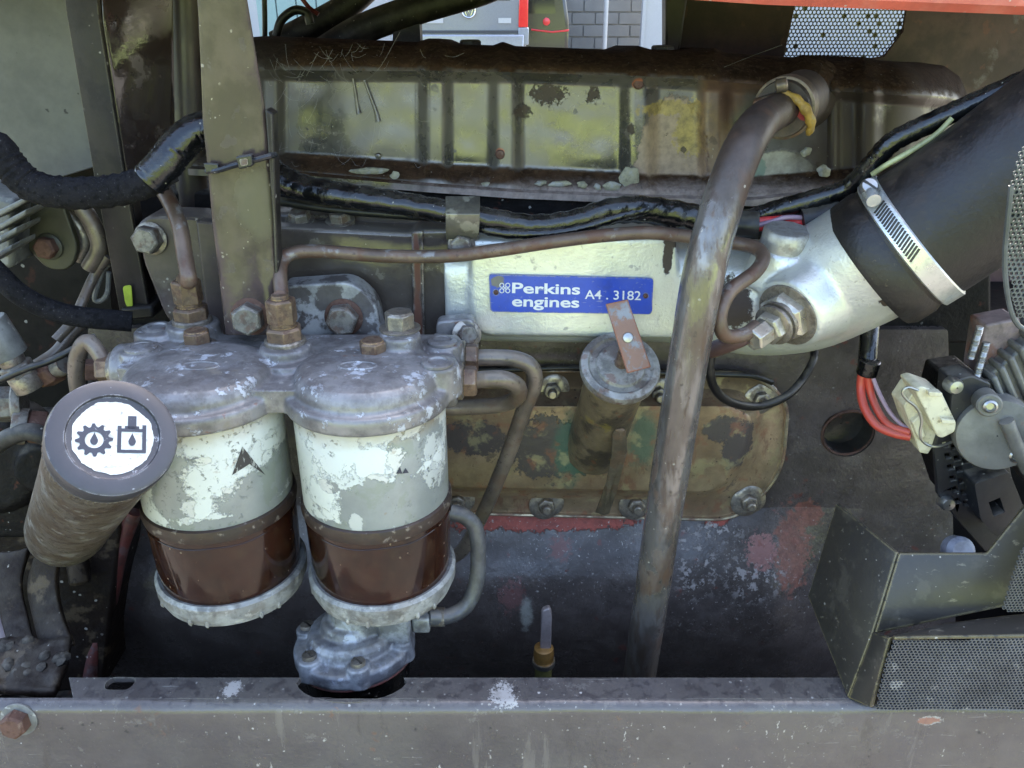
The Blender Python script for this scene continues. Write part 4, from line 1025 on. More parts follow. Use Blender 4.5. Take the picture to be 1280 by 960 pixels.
# unions on the ends
for (pos, dx) in ((V((FX[1]+0.052, FY+0.014, zt+0.006)), 1), (V((FX[1]+0.052, FY+0.040, zt+0.010)), 1), (V((FX[0]-0.060, FY+0.026, zt+0.009)), -1)):
    mk('union_collar', M().lathe([(0.0115,-0.002),(0.0115,0.003),(0.010,0.004)], pos, (dx,0,0), 24), MT['steel'], ff)
    mk('union_nut', M().hexa(pos + V((0.004*dx,0,0)), (dx,0,0), 0.0098, 0.008, 0.2), MT['brass'], ff, bevel=0.0004)
# mounting lug behind the head
lugm = mat('mount_lug_paint', (150,150,148), 0.42, 0.2, layers=[Ly(nz(40,0.52,0.57,3.3),(70,64,62),a=0.9,r=0.5,m=0.0), Ly(nz(80,0.6,0.64,8),(60,50,46),a=0.8), grime(0.35,60), Ly(edges(0.002,0.005,0.08,150,0.4),(180,180,180),a=0.6)], bump=(300,0.25))
plate('mount_lug', [(352,358,6),(440,352,22),(470,380,14),(478,425,4),(352,430,4)], -0.072, 0.02, lugm, ff, r=6, bevel=0.003, bseg=3)
p = P(430, 396, -0.072); bolt(ff, p, (0,-1,0.05), 20*S(430,396,-0.072), 0.009, MT['bolt_grey'], 24*S(430,396,-0.072), MT['rusty'], rot=0.9)
plate('mount_lug', [(545,402,8),(592,398,10),(598,430,6),(596,470,4),(545,470,4)], -0.072, 0.012, headp, ff, r=6, bevel=0.003, bseg=3)
p = P(583, 418, -0.072); bolt(ff, p, (0.3,-1,0.3), 0.007, 0.005, MT['bolt_grey'], 0.010, MT['steel'])

# pipes leaving the filter
g = 'steel fuel pipes around the filter'
def pxy(v):      # picture position of a world point
    d = v - CAM; z_ = d.y*CT - d.z*ST; yy = d.y*ST + d.z*CT
    return (640 + FPX*d.x/z_, 480 - FPX*yy/z_, v.y)
e1 = pxy(V((FX[1]+0.060, FY+0.040, zt+0.010))); e2 = pxy(V((FX[1]+0.060, FY+0.014, zt+0.006))); e3 = pxy(V((FX[0]-0.066, FY+0.026, zt+0.009)))
0 and print('UNIONS', e1, e2, e3, pxy(nA), pxy(nB))
pipe('fuel_pipe', [e1,(615,447,-0.10),(645,449,-0.10),(664,459,-0.10),(668,480,-0.098),(655,512,-0.09),(640,555,-0.08),(620,605,-0.07),(603,643,-0.06),(580,685,-0.05),(560,700,-0.045)], 0.0054, MT['pipe_grey'], label='grey steel fuel pipe bending down diagonally across the side cover', cat='pipe', group=g)
pipe('fuel_pipe', [e2,(605,474,-0.12),(630,474,-0.118),(647,483,-0.112),(646,497,-0.10),(625,506,-0.09),(585,509,-0.085),(550,510,-0.085)], 0.0054, MT['pipe_grey'], label='short hooked fuel pipe turning back under the filter head', cat='pipe', group=g)
pipe('fuel_pipe', [e3,(112,428,-0.11),(99,440,-0.11),(95,465,-0.108),(100,500,-0.10),(112,540,-0.09)], 0.0050, MT['pipe_grey'], label='fuel pipe curving down from the left end of the filter head', cat='pipe', group=g)
pipe('fuel_pipe', [pxy(nB + V((0,0,-0.016))),(352,372,-0.105),(350,345,-0.095),(352,328,-0.086),(364,317,-0.080),(400,314,-0.074),(480,320,-0.07),(560,320,-0.068),(620,313,-0.068),(700,301,-0.068),(760,294,-0.067),(815,291,-0.067),(870,297,-0.068),(920,304,-0.075),(945,310,-0.085),(954,322,-0.095),(944,340,-0.105),(915,362,-0.118),(902,385,-0.125),(900,405,-0.128),(908,420,-0.126),(930,418,-0.122),(945,408,-0.115)], 0.0044, MT['pipe_brown'], sub=6, label='long thin brown steel pipe looping across the manifold to the elbow', cat='pipe', group=g)
pipe('fuel_pipe', [pxy(nA + V((0,0,-0.016))),(236,350,-0.10),(231,320,-0.09),(224,280,-0.078),(212,252,-0.065),(200,232,-0.05),(190,215,-0.04)], 0.0050, MT['pipe_brown'], label='thin steel pipe rising from the left nut behind the strap', cat='pipe', group=g)
drain = thing('drain_hose', 'dull grey bent pipe hooked beside the right amber bowl', 'pipe', P(565, 775, -0.13))
pipe('pipe_tube', [(562,640,-0.12),(580,645,-0.12),(594,660,-0.12),(598,690,-0.122),(595,730,-0.125),(582,758,-0.13),(560,770,-0.135),(535,771,-0.14)], 0.0055, mat('grey_hose', (84,84,86), 0.35, 0.2, layers=[grime(0.5,80), dust(0.4)], bump=(400,0.15)), drain)
mk('ferrule', M().lathe([(0.0066,0),(0.0066,0.012),(0.0055,0.013)], P(556,771,-0.136), (-1,0,0), 20), MT['steel'], drain)
mk('banjo_block', M().box(P(527,776,-0.14), (0.012,0.012,0.012)), basem, drain, bevel=0.0015)

# ------------------------------------------------------------------ lift pump under the right filter
pm = mat('pump_casting', (136,138,142), 0.38, 0.25, layers=[Ly(nz(50,0.46,0.58,2.0),(78,78,84),a=0.75,r=0.4), Ly(nz(80,0.6,0.65,5),(158,164,176),a=0.7), grime(0.6,70,c=(40,38,38)), dust(0.35)], bump=(300,0.3))
pz = Z(796, FY)
pp = thing('lift_pump', 'grey fuel lift pump with screwed cover hanging below the right filter', 'pump', V((X(443,800,FY), FY, pz-0.04)))
pc = V((X(443,800,FY), FY, pz))
pax = V((-0.05,0.10,0.99)).normalized()
m = M().lathe([(0.030,-0.016),(0.0405,-0.012),(0.0415,-0.010),(0.0415,-0.003),(0.0400,-0.001),(0.0320,0.0),(0.0310,0.006),(0.0285,0.0095),(0.022,0.0105),(0.020,0.016),(0.018,0.017)], pc, pax, 56)
pu, pw, _ = basis(pax)
scr = []
for i in range(6):
    t = i*math.pi/3 + 0.25
    q = pc + (pu*math.cos(t) + pw*math.sin(t))*0.0352
    m.lathe([(0.0085,-0.012),(0.0080,0.0025),(0.007,0.0032)], q, pax, 18); scr.append(q)
m.box(pc + V((0.016,0.01,0.022)), (0.050,0.045,0.030)); m.box(pc + V((0.030,0.0,0.020)), (0.020,0.030,0.024))
m.lathe([(0.022,0.0),(0.020,0.03)], pc + V((0.004,0.004,0.006)), (0.1,0.1,1), 28)
mk('pump_body', m, pm, pp, remesh=0.0009, smooth=2)
for q in scr:
    s_ = mk('screw', M().lathe([(0.0048,0),(0.0050,0.001),(0.0046,0.003),(0.0005,0.0036)], q + pax*0.003, pax, 18, caps=False), MT['steel'], pp)
    mk('screw_slot', M().box(q + pax*0.0064, (0.0085,0.0012,0.0006), pu*0.7+pw*0.7, pax.cross(pu*0.7+pw*0.7)), MT['dark_grime'], s_)
mk('pump_flange', M().lathe([(0.0400,-0.0140),(0.0405,-0.0130),(0.0400,-0.012)], pc, pax, 56), redm, pp)
mk('pump_bowl', M().lathe([(0.037,-0.012),(0.037,-0.026),(0.034,-0.038),(0.024,-0.046),(0.0005,-0.048)], pc, pax, 48, caps=False), MT['loom_tape'], pp)
# ------------------------------------------------------------------ left side: panel, post, strap, hoses
panm = mat('beige_panel_paint', (88,87,81), 0.5, layers=[grime(0.6,9,lo=0.45,hi=0.7,c=(54,54,50)), spatter((30,27,24),160,0.22,0.25,0.8), Ly(nz(40,0.62,0.7,3),(88,84,76),a=0.5)], var=0.1, bump=(250,0.08))
plate('body_panel', [(-120,-90),(78,-90),(84,10),(122,208),(62,226),(-120,232)], 0.045, 0.004, panm, label='plain grey beige bodywork panel in the top left corner', cat='panel')
postm = mat('post_paint', (42,38,36), 0.4, layers=[grime(0.6,30,c=(24,22,21)), Ly(nz(24,0.52,0.66,5),(42,40,37),a=0.5), Ly(edges(0.0015,0.01,0.12,200,0.35),(134,128,104),a=0.7), spatter(dens=0.12)], var=0.2, bump=(300,0.2), spec=0.2)
po = thing('support_post', 'dark folded steel post standing beside the beige panel', 'post', P(168, 392, -0.03))
sheet('front_face', [(78,-60,-0.03),(118,-60,-0.035),(126,26,-0.035),(156,215,-0.035),(187,387,-0.035),(152,393,-0.03),(118,212,-0.03),(84,12,-0.03)], [(0,1,2,7),(7,2,3,6),(6,3,4,5)], 0.003, postm, po, weld=True)
glossm = mat('glossy_brown_plate', (50,42,38), 0.08, layers=[Ly(nz(18,0.48,0.56,2.0),(42,32,30),a=0.85,r=0.3), Ly(nz(45,0.6,0.66,6),(90,82,76),a=0.5,r=0.5), Ly(edges(0.0015,0.01,0.12,200,0.35),(134,128,104),a=0.6)], var=0.2, bump=(40,0.05), spec=0.8)
sheet('side_face', [(127,26,-0.0325),(157,215,-0.0325),(158,230,-0.03),(214,190,0.01),(217,150,0.01),(214,-40,0.01),(122,-60,-0.028)], [(0,6,5,4,3,2,1)], 0.003, glossm, po)
plate('lower_leg', [(120,225),(160,222),(188,388),(154,394)], -0.026, 0.014, postm, po, bevel=0.002)
plate('paint_dab', [(153,358,4),(164,356,4),(166,384,4),(160,387,4),(156,378,3)], -0.0375, 0.0008, mat('lime_paint', (140,156,40), 0.5, bump=(300,0.2)), po, r=3, bevel=0.0003)
plate('bracket_foot', [(150,385),(190,382),(192,398),(152,402)], -0.04, 0.03, postm, po, bevel=0.002)
mk('round_pillar', M().tube([P(228,-60,0.03), P(232,60,0.03), P(236,150,0.03), P(240,260,0.03)], 0.0115, 24), mat('pillar_dark', (48,40,36), 0.35, layers=[grime(0.5,40)], bump=(200,0.1)),
   label='dark round pillar between the post and the flat strap', cat='pillar')
strm = mat('strap_paint', (72,61,59), 0.13, 0.0, layers=[
    Ly(nz(22,0.46,0.58,2.0),(50,42,40),a=0.7,r=0.3), Ly(nz(60,0.58,0.64,5),(78,70,66),a=0.4,r=0.5),
    Ly(blob(318,255,-0.1,24,42,0.35,80,0.3),(96,92,58),a=0.5,r=0.7),
    Ly(edges(0.0014,0.01,0.12,220,0.35),(128,118,72),a=0.8,r=0.6), spatter((170,160,140),360,0.2,0.15)], var=0.18, bump=(60,0.06), bumps=((250,0.08),(22,0.05)), spec=0.45)
st = thing('flat_strap', 'grey flat steel strap with cable tie standing in front of valve cover', 'strap', P(315, 415, -0.10))
SL = [(-60,246),(20,251),(150,256),(280,268),(418,285)]; SR = [(-60,300),(0,308),(130,330),(280,342),(418,346)]
def strapf(i, j):
    y = -60 + j*478/70.0; u = i/12.0
    x = interp(SL, y)*(1-u) + interp(SR, y)*u
    d = 0.0022*(2*u-1)**4 + 0.004*math.sin((y-60)/150.0) + 0.0025*u*math.sin((y-20)/90.0) + 0.0006*mnoise.noise(V((x*0.03, y*0.02, 4)))
    return P(x, y, -0.10 + d)
mk('strap_bar', M().grid(strapf, 13, 71), strm, st, solid=0.005, bevel=0.001)
plate('edge_flange', [(331,136),(341,142),(345,270),(350,400),(345,404),(341,280)], -0.098, 0.012, postm, st, bevel=0.001)
p = P(313, 395, -0.10); s = S(313,395,-0.1)
bolt(st, p, (0.05,-1,0.08), 20*s, 0.010, MT['bolt_grey'], 24*s, MT['rusty'], rot=0.5)
tie = thing('cable_tie', 'black plastic cable tie around the flat strap', 'cable tie', P(300, 215, -0.102))
blk = mat('tie_plastic', (34,35,38), 0.25, layers=[dust(0.3), spatter(dens=0.12,s=400)], bump=None)
mk('tie_band', M().tube(spline([P(258,214,-0.1),P(272,213,-0.1025),P(292,207,-0.1025),P(312,202,-0.1025),P(334,196,-0.101),P(345,193,-0.096)],5), 0.0016, 8), blk, tie)
mk('tie_wrap', M().slab(onY([(254,204),(272,205),(274,214),(257,216)],-0.103),(0,0.003,0)), blk, tie, bevel=0.0005)
hd = mk('tie_head', M().slab(onY(rounded([(294,196),(314,193),(316,208),(298,212)],3),-0.107),(0,0.005,0)), blk, tie, bevel=0.001)
mk('tie_slot', M().slab(onY(rounded([(299,199),(309,198),(310,206),(301,208)],2),-0.1073),(0,0.001,0)), MT['bolt_grey'], hd)

# head-side bracket plate with bolt
hb2 = thing('head_bracket', 'grey bracket plate with large hex bolt behind the thin left pipe', 'bracket', P(230, 420, -0.03))
brkm = mat('bracket_grey', (66,57,55), 0.4, layers=[grime(0.5,30,c=(52,45,43)), Ly(nz(50,0.58,0.66,4),(94,88,82),a=0.5), dust(0.5), spatter(dens=0.16,s=380), Ly(edges(0.0016,0.01,0.12,200,0.4),(150,146,136),a=0.6)], bump=(250,0.2))
plate('bracket_plate', [(170,282,8),(184,270,8),(246,272,6),(276,288,6),(292,430,4),(232,430,10),(205,392,10),(180,330,8)], -0.045, 0.03, brkm, hb2, r=8, bevel=0.002)
plate('raised_step', [(244,276),(282,280),(300,425),(262,425)], -0.052, 0.012, brkm, hb2, bevel=0.0015)
p = P(189, 298, -0.045); s = S(189,298,-0.045)
bolt(hb2, p, (-0.05,-1,0.1), 18*s, 0.009, MT['bolt_grey'], 21*s, MT['steel'], rot=0.2)

# fuzzy harness sleeve and hoses
hz1 = thing('harness_sleeve', 'thick fuzzy black harness sleeve sagging across the left edge', 'hose', P(100, 250, -0.08))
pipe('sleeve', [(-40,170,-0.10),(-5,185,-0.10),(15,210,-0.10),(40,232,-0.10),(80,241,-0.10),(130,240,-0.095),(170,232,-0.09),(200,218,-0.085)], 0.0092, MT['fuzzy'], hz1, seg=24, rf=lambda f,t: 1+0.05*math.sin(7*t+f*60)+0.05*math.sin(f*140))
pipe('tape_wrap', [(186,226,-0.088),(205,206,-0.085),(222,184,-0.08),(245,165,-0.075),(275,158,-0.07)], 0.0104, MT['loom_tape'], hz1, seg=24, rf=lambda f,t: 1+0.03*math.sin(f*90+t))
pipe('tape_tail', [(200,222,-0.09),(212,226,-0.088),(222,222,-0.086)], 0.002, MT['fuzzy'], hz1)
pipe('black_hose', [(-30,315,-0.09),(0,345,-0.09),(25,368,-0.09),(60,386,-0.085),(100,396,-0.08),(165,402,-0.07)], 0.0068, MT['fuzzy'], seg=20, label='black rubber hose running right below the finned casting at the left edge', cat='hose')
pipe('thin_cable', [(-10,480,-0.11),(30,462,-0.11),(60,452,-0.105),(85,440,-0.10),(120,420,-0.09)], 0.0022, MT['cable'], label='thin black cable left of the filter head', cat='cable')

# pulley / alternator-like unit at the left edge
pu_ = thing('belt_tensioner', 'olive bracket with rusty bolt and curved arms at the left edge', 'bracket', P(70, 350, -0.02))
olv = mat('olive_paint', (46,45,32), 0.45, layers=[grime(0.6,40,c=(50,46,36)), spatter(dens=0.1)], bump=(250,0.2))
plate('bracket_plate', [(12,245,4),(76,248,6),(98,312,14),(88,338,14),(60,338,14),(35,312,10),(20,282,6)], -0.03, 0.006, olv, pu_, r=6, bevel=0.001)
bolt(pu_, P(62,308,-0.03), (0,-1,0.05), 14*S(62,308,-0.03), 0.007, MT['rusty'], 17*S(62,308,-0.03), olv)
pipe('curved_arm', [(82,240,-0.02),(104,262,-0.02),(120,290,-0.02),(124,312,-0.02),(112,335,-0.02)], 0.006, MT['pipe_grey'], pu_)
pipe('curved_arm', [(80,262,-0.015),(98,282,-0.015),(106,302,-0.015),(98,325,-0.015)], 0.0045, MT['steel'], pu_)
pipe('brace', [(136,320,-0.02),(118,345,-0.02),(104,375,-0.03),(92,400,-0.04),(70,425,-0.05)], 0.0035, MT['pipe_grey'], pu_)
m = M().tube(spline([P(x,y,-0.018) for x,y in ((136,330),(128,340),(118,372),(126,376),(134,366),(136,340))],4), 0.0018, 8)
mk('cast_loop', m, MT['zinc_dull'], pu_)
pipe('strut', [(112,398,-0.03),(90,415,-0.04),(70,440,-0.05),(40,460,-0.06)], 0.0042, MT['pipe_grey'], pu_)
fin_ = thing('finned_housing', 'pale finned alloy casting cut off by the left edge', 'casting', P(5, 330, -0.08))
for (x0,y0,x1,y1) in ((-20,272,32,246),(-20,290,32,262),(-20,306,20,284),(-20,326,14,306)):
    mk('fin', M().slab([P(x0,y0,-0.075),P(x1,y1,-0.075),P(x1,y1+7,-0.075),P(x0,y0+9,-0.075)], (0,0.03,0)), MT['zinc_dull'], fin_, bevel=0.001)
mk('fin_body', M().slab([P(-60,235,-0.05),P(18,250,-0.05),P(16,335,-0.05),P(-60,345,-0.05)], (0,0.04,0)), MT['zinc_dull'], fin_, bevel=0.003)
# injection pump unions at the left edge
ip = thing('injector_pump', 'greasy injection pump unions and banjo bolts at the left edge', 'pump', P(20, 560, -0.06))
def un(px, py, Y, ax_, parts, parent):
    p = P(px, py, Y)
    for (kind, r_, a, b, mt) in parts:
        q = p + V(ax_).normalized()*a
        if kind == 'h': mk('union_nut', M().hexa(q, ax_, r_, b-a, 0.3), MT[mt], parent, bevel=0.0004)
        else: mk('union_sleeve', M().lathe([(r_*0.96,0),(r_,0.001),(r_,b-a-0.001),(r_*0.94,b-a)], q, ax_, 24), MT[mt], parent)
un(28,470,-0.085,(-0.28,-0.1,1),[('c',0.0095,-0.01,0.002,'steel'),('h',0.0105,0.002,0.010,'bolt_grey'),('c',0.008,0.010,0.016,'steel'),('c',0.0125,0.016,0.042,'zinc_dull')],ip)
un(55,470,-0.075,(0.8,-0.2,0.45),[('h',0.009,0,0.014,'rusty'),('c',0.0065,0.014,0.022,'bolt_grey')],ip)
un(18,505,-0.08,(-0.9,-0.3,0.1),[('h',0.0125,0,0.012,'bolt_grey'),('c',0.016,-0.006,0.0,'bolt_grey')],ip)
un(58,535,-0.085,(-0.8,-0.3,0.25),[('h',0.0115,0,0.011,'rusty'),('c',0.0125,0.011,0.02,'bolt_grey'),('c',0.0095,-0.012,0,'brass')],ip)
mk('pump_body', M().box(P(0,590,-0.03), (0.10,0.05,0.09)).lathe([(0.04,-0.01),(0.04,0.03),(0.033,0.035)], P(5,560,-0.045), (0.2,-1,0.1), 36).lathe([(0.02,-0.02),(0.018,0.02)], P(60,575,-0.06), (0.3,-1,0.1), 24), MT['dark_grime'], ip, remesh=0.002, smooth=4)
pipe('feed_pipe', [(-10,560,-0.10),(15,545,-0.10),(40,540,-0.10),(70,552,-0.095)], 0.006, MT['black_rubber'], ip)
pipe('feed_pipe', [(130,470,-0.07),(112,500,-0.07),(100,540,-0.065),(90,600,-0.06)], 0.005, MT['dark_grime'], ip)
mk('copper_block', M().box(P(113,462,-0.085), (0.012,0.01,0.012)), MT['rusty'], ip, bevel=0.001)

# ------------------------------------------------------------------ oil filler tube with printed cap
tubem = mat('filler_tube', (92,85,76), 0.38, 0.2, layers=[Ly(nz(34,0.46,0.58,2.0,9,0.7),(64,52,39),a=0.9,r=0.45,m=0.0), Ly(nz(60,0.55,0.6,6,9,0.7),(124,121,115),a=0.8), Ly(nz(120,0.56,0.6,2,9,0.72),(58,46,34),a=0.8,h=-0.0003), Ly(nz(170,0.62,0.67,3),(70,56,40),a=0.7), spatter((60,50,40),300,0.2,0.15)], var=0.2, bump=(250,0.3))
capm = mat('filler_cap_plastic', (52,51,55), 0.42, layers=[Ly(edges(0.0012,0.02,0.15,160,0.46),(150,152,158),a=0.9,r=0.6), Ly(nz(220,0.68,0.71,3),(150,152,158),a=0.8), Ly(nz(30,0.5,0.65,5),(64,63,70),a=0.4)], var=0.1, bump=(500,0.08))
cA = P(142, 546, -0.245); cB = P(84, 660, -0.105)
cax = (cA - cB).normalized(); cs = S(142,546,-0.245)
cr_ = 76*cs
ft = thing('oil_filler_tube', 'slanted oil filler tube with printed round cap at lower left', 'filler tube', cB)
L = (cA - cB).length
print('CAP', cax, L, cr_, 'angle to view', math.degrees(math.acos(-cax.dot(ray(142,546).normalized()))))
mk('tube_wall', M().lathe([(cr_*0.90,-0.01),(cr_*0.93,0.004),(cr_*0.93,L*0.6),(cr_*0.95,L-0.024),(cr_*0.96,L-0.012)], cB, cax, 56), tubem, ft)
cap = mk('cap', M().lathe([(cr_*0.95,-0.016),(cr_*0.985,-0.0155),(cr_*0.99,-0.012),(cr_*0.985,-0.008),(cr_*1.0,-0.0075),(cr_*1.01,-0.003),(cr_*0.985,-0.0004),(cr_*0.93,0.0004),(cr_*0.72,0.0002),(cr_*0.70,-0.0012),(cr_*0.67,-0.0014),(0.0005,-0.0014)], cA, cax, 72, caps=False), capm, ft, sharp=30)
mk('knurled_skirt', M().lathe([(cr_*0.955,-0.024),(cr_*0.985,-0.0235),(cr_*0.985,-0.0165),(cr_*0.95,-0.016)], cA, cax, 240, rfun=lambda t,h: 1+0.006*math.sin(t*60)), tubem, cap)
ku, kw, _ = basis(cax)
# picture-right and picture-up directions inside the cap's face
ru = V((1,0,0)); ru = (ru - cax*ru.dot(cax)).normalized(); rv = cax.cross(ru).normalized()
if rv.z < 0: rv = -rv
def cpt(a, b, h=0.0): return cA + (ru*a + rv*b)*cr_ + cax*(h - 0.0014)
lab = M(); nn = 90; lr = random.Random(5)
lab.v = [cpt(0,0,0.0003)] + [cpt(math.cos(2*math.pi*i/nn)*q, math.sin(2*math.pi*i/nn)*q, 0.0003) for i in range(nn) for q in [0.615 + 0.03*mnoise.noise(V((math.cos(2*math.pi*i/nn)*3, math.sin(2*math.pi*i/nn)*3, 1))) + 0.006*lr.uniform(-1,1)]]
lab.f = [(0, 1+i, 1+(i+1) % nn) for i in range(nn)]
mk('cap_label', lab, MT['label_white'], cap)
# gear with a drop, and an oil canister with a drop
tilt = 0.14; tc, ts = math.cos(tilt), math.sin(tilt)
def ic(a, b, cx_, cy_, h=0.0006): return cpt(cx_ + 1.1*(a*tc - b*ts), cy_ + 1.1*(a*ts + b*tc), h)
gr = M(); pts_o = []; pts_i = []; T = 12
for i in range(T*4):
    ph = 2*math.pi*i/(T*4); rr = 0.255 if (i % 4) in (0,1) else 0.20
    pts_o.append((rr*math.cos(ph), rr*math.sin(ph))); pts_i.append((0.125*math.cos(ph), 0.125*math.sin(ph)))
GX, GY = -0.27, -0.09
nG = len(pts_o)
gr.v = [ic(a,b,GX,GY) for a,b in pts_o] + [ic(a,b,GX,GY) for a,b in pts_i]
gr.f = [(i,(i+1)%nG,nG+(i+1)%nG,nG+i) for i in range(nG)]
def drop(m, cx_, cy_, s_):
    q = []
    for i in range(24):
        ph = 2*math.pi*i/24; rr = 1.0
        a = math.sin(ph)*0.7; b = -math.cos(ph)
        if b > 0: a *= (1-b)**0.8; b *= 1.7
        q.append((a*s_, b*s_))
    b0 = len(m.v); m.v += [ic(a,b,cx_,cy_) for a,b in q]; m.f.append(tuple(range(b0, b0+24)))
drop(gr, GX, GY-0.005, 0.075)
mk('gear_symbol', gr, MT['ink'], cap)
cn = M(); CX_, CY_ = 0.28, 0.02
def quad(a0,b0,a1,b1):
    b_ = len(cn.v); cn.v += [ic(a,b,CX_,CY_) for a,b in ((a0,b0),(a1,b0),(a1,b1),(a0,b1))]; cn.f.append((b_,b_+1,b_+2,b_+3))
quad(-0.20,-0.22,0.20,-0.17); quad(-0.20,-0.17,-0.145,0.16); quad(0.145,-0.17,0.20,0.22); quad(-0.145,0.11,0.145,0.16); quad(-0.20,0.16,-0.145,0.20)
quad(-0.06,0.16,0.06,0.36); quad(-0.10,0.155,0.10,0.20)
drop(cn, CX_+0.01, CY_-0.035, 0.075)
mk('canister_symbol', cn, MT['ink'], cap)
# cast foot and straps at the lower left
lf = thing('timing_case', 'brown oily casting with a curved strap below the filler tube', 'casting', P(60, 860, -0.08))
ocm = mat('oily_casting', (30,22,17), 0.55, layers=[grime(0.7,30,c=(34,29,27)), Ly(nz(45,0.56,0.64,4),(84,72,56),a=0.6), spatter(dens=0.14), dust(0.12)], bump=(200,0.6), bumps=((60,0.3),), spec=0.15)
def ribbon(name, L_, R_, thick, mt, parent, sub=5, bev=0.0015):
    a = spline([P(*q) for q in L_], sub); b = spline([P(*q) for q in R_], sub); n_ = len(a)
    m_ = M().grid(lambda i, j: a[j] + (b[j]-a[j])*(i/4) + V((0, -0.0025*math.sin(math.pi*i/4), 0)), 5, n_)
    return mk(name, m_, mt, parent, solid=thick, bevel=bev, weld=True)
ribbon('strap', [(50,684,-0.105),(38,730,-0.115),(44,770,-0.13),(54,812,-0.148)], [(80,684,-0.108),(72,722,-0.118),(78,764,-0.132),(94,806,-0.148)], 0.006, ocm, lf)
ribbon('strap', [(4,690,-0.095),(2,740,-0.115),(6,780,-0.13),(14,815,-0.148)], [(38,684,-0.095),(28,728,-0.11),(36,772,-0.125),(46,812,-0.145)], 0.008, ocm, lf)
mk('case_body', M().slab([P(-60,640,-0.05),P(150,660,-0.04),P(130,860,-0.06),P(-60,880,-0.09)], (0,0.05,0)).tube([P(95,690,-0.05),P(100,730,-0.06)],0.008,14), ocm, lf, bevel=0.003)
def shf(i, j):
    y = 800 + j*6.2; x = -60 + i*(interp([(800,150),(840,140),(868,128)], y))/20
    q = P(x, y, interp([(800,-0.148),(868,-0.187)], y))
    return q + V((0,0,0.004*mnoise.noise(q*60) + 0.003*mnoise.noise(q*140)))
mk('shelf', M().grid(shf, 21, 12), ocm, lf, solid=0.006)
m = M(); rq = random.Random(8)
for a in range(14):
    x_, y_ = rq.uniform(5,85), rq.uniform(795,850)
    m.lathe([(0.004*rq.uniform(.5,1.2),-0.003),(0.004,0.001),(0.001,0.003)], P(x_, y_, interp([(800,-0.150),(868,-0.189)], y_)), (rq.uniform(-.4,.4),-0.3,1), 7)
mk('caked_dirt', m, MT['dark_grime'], lf, kind='stuff')
mk('case_edge', M().tube(spline([P(-20,760,-0.11),P(8,790,-0.12),P(14,830,-0.14),P(-10,860,-0.16)],5), 0.008, 14), mat('mauve_paint', (112,98,98), 0.45, layers=[grime(0.5,40)]), lf)

# ------------------------------------------------------------------ wiring
loom = thing('wiring_loom', 'shiny black taped wiring loom running along under the valve cover', 'wiring', P(640, 290, -0.03))
pipe('loom_run', [(330,205,-0.02),(350,222,-0.035),(385,236,-0.042),(440,245,-0.045),(500,254,-0.048),(560,265,-0.052),(620,276,-0.052),(670,283,-0.052),(720,277,-0.052),(760,265,-0.05),(800,262,-0.048),(845,268,-0.046),(890,277,-0.045),(940,280,-0.044)], 0.0083, MT['loom_tape'], loom, seg=24, sub=8, rf=lambda f,t: 1+0.05*math.sin(f*170+2*t)+0.10*math.sin(2*t+f*6))
pipe('loom_branch', [(570,272,-0.05),(620,290,-0.058),(680,292,-0.06),(730,284,-0.058),(775,270,-0.055),(810,262,-0.052)], 0.0035, MT['loom_tape'], loom, rf=lambda f,t: 1+0.1*math.sin(f*80))
pipe('loom_branch', [(340,250,-0.03),(420,262,-0.03),(520,270,-0.035),(560,272,-0.04)], 0.003, MT['cable'], loom)
pipe('upper_run', [(925,278,-0.044),(970,262,-0.05),(1020,248,-0.055),(1060,235,-0.06),(1090,205,-0.07),(1115,178,-0.075),(1160,155,-0.08),(1220,128,-0.085),(1300,92,-0.09)], 0.0062, MT['loom_tape'], loom, seg=20, rf=lambda f,t: 1+0.05*math.sin(f*150+2*t))
pipe('tape_end', [(912,281,-0.050),(930,281,-0.055),(948,281,-0.057)], 0.0088, MT['cable'], loom, seg=20)
pipe('tape_end', [(1001,276,-0.057),(1022,272,-0.057),(1048,262,-0.057)], 0.0082, MT['cable'], loom, seg=20)
redw = mat('red_wire', (196,44,46), 0.35, layers=[dust(0.25)], var=0.08, bump=None)
purw = mat('mauve_wire', (150,126,140), 0.4, var=0.1, bump=None)
pipe('red_wire', [(940,277,-0.055),(965,275,-0.056),(985,274,-0.056),(1008,274,-0.056)], 0.0026, redw, loom)
pipe('red_wire', [(940,285,-0.057),(965,283,-0.058),(985,281,-0.058),(1008,278,-0.057)], 0.0026, redw, loom)
pipe('mauve_wire', [(940,283,-0.059),(962,278,-0.060),(982,272,-0.060),(1008,272,-0.058)], 0.0016, purw, loom)
pipe('green_reflex_wire', [(1090,218,-0.085),(1110,205,-0.09),(1140,188,-0.09),(1170,168,-0.09),(1190,148,-0.09)], 0.0016, mat('pale_wire', (150,152,110), 0.4, bump=None), loom)  # green reflection beside the loom, put in as a coloured tube
clipm = mat('p_clip_steel', (96,92,82), 0.32, 0.35, layers=[grime(0.5,60), Ly(nz(70,0.55,0.62,3),(150,146,130),a=0.6)], bump=(300,0.2))
pcx = thing('cable_clip', 'bent steel cable clip bolted over the wiring loom', 'clip', P(577, 328, -0.05))
sheet('clip_strap', [(557,246,-0.052),(600,246,-0.052),(600,268,-0.066),(599,286,-0.064),(597,300,-0.0515),(594,322,-0.0515),(562,322,-0.0515),(558,300,-0.0515),(557,286,-0.064),(557,268,-0.066)], [(0,1,2,9),(9,2,3,8),(8,3,4,7),(7,4,5,6)], 0.0016, clipm, pcx, weld=True, bevel=0.0005)
bolt(pcx, P(577,305,-0.0525), (0,-1,0.05), 14*S(577,305,-0.05), 0.007, MT['bolt_grey'], 17*S(577,305,-0.05), MT['steel'], rot=0.3)
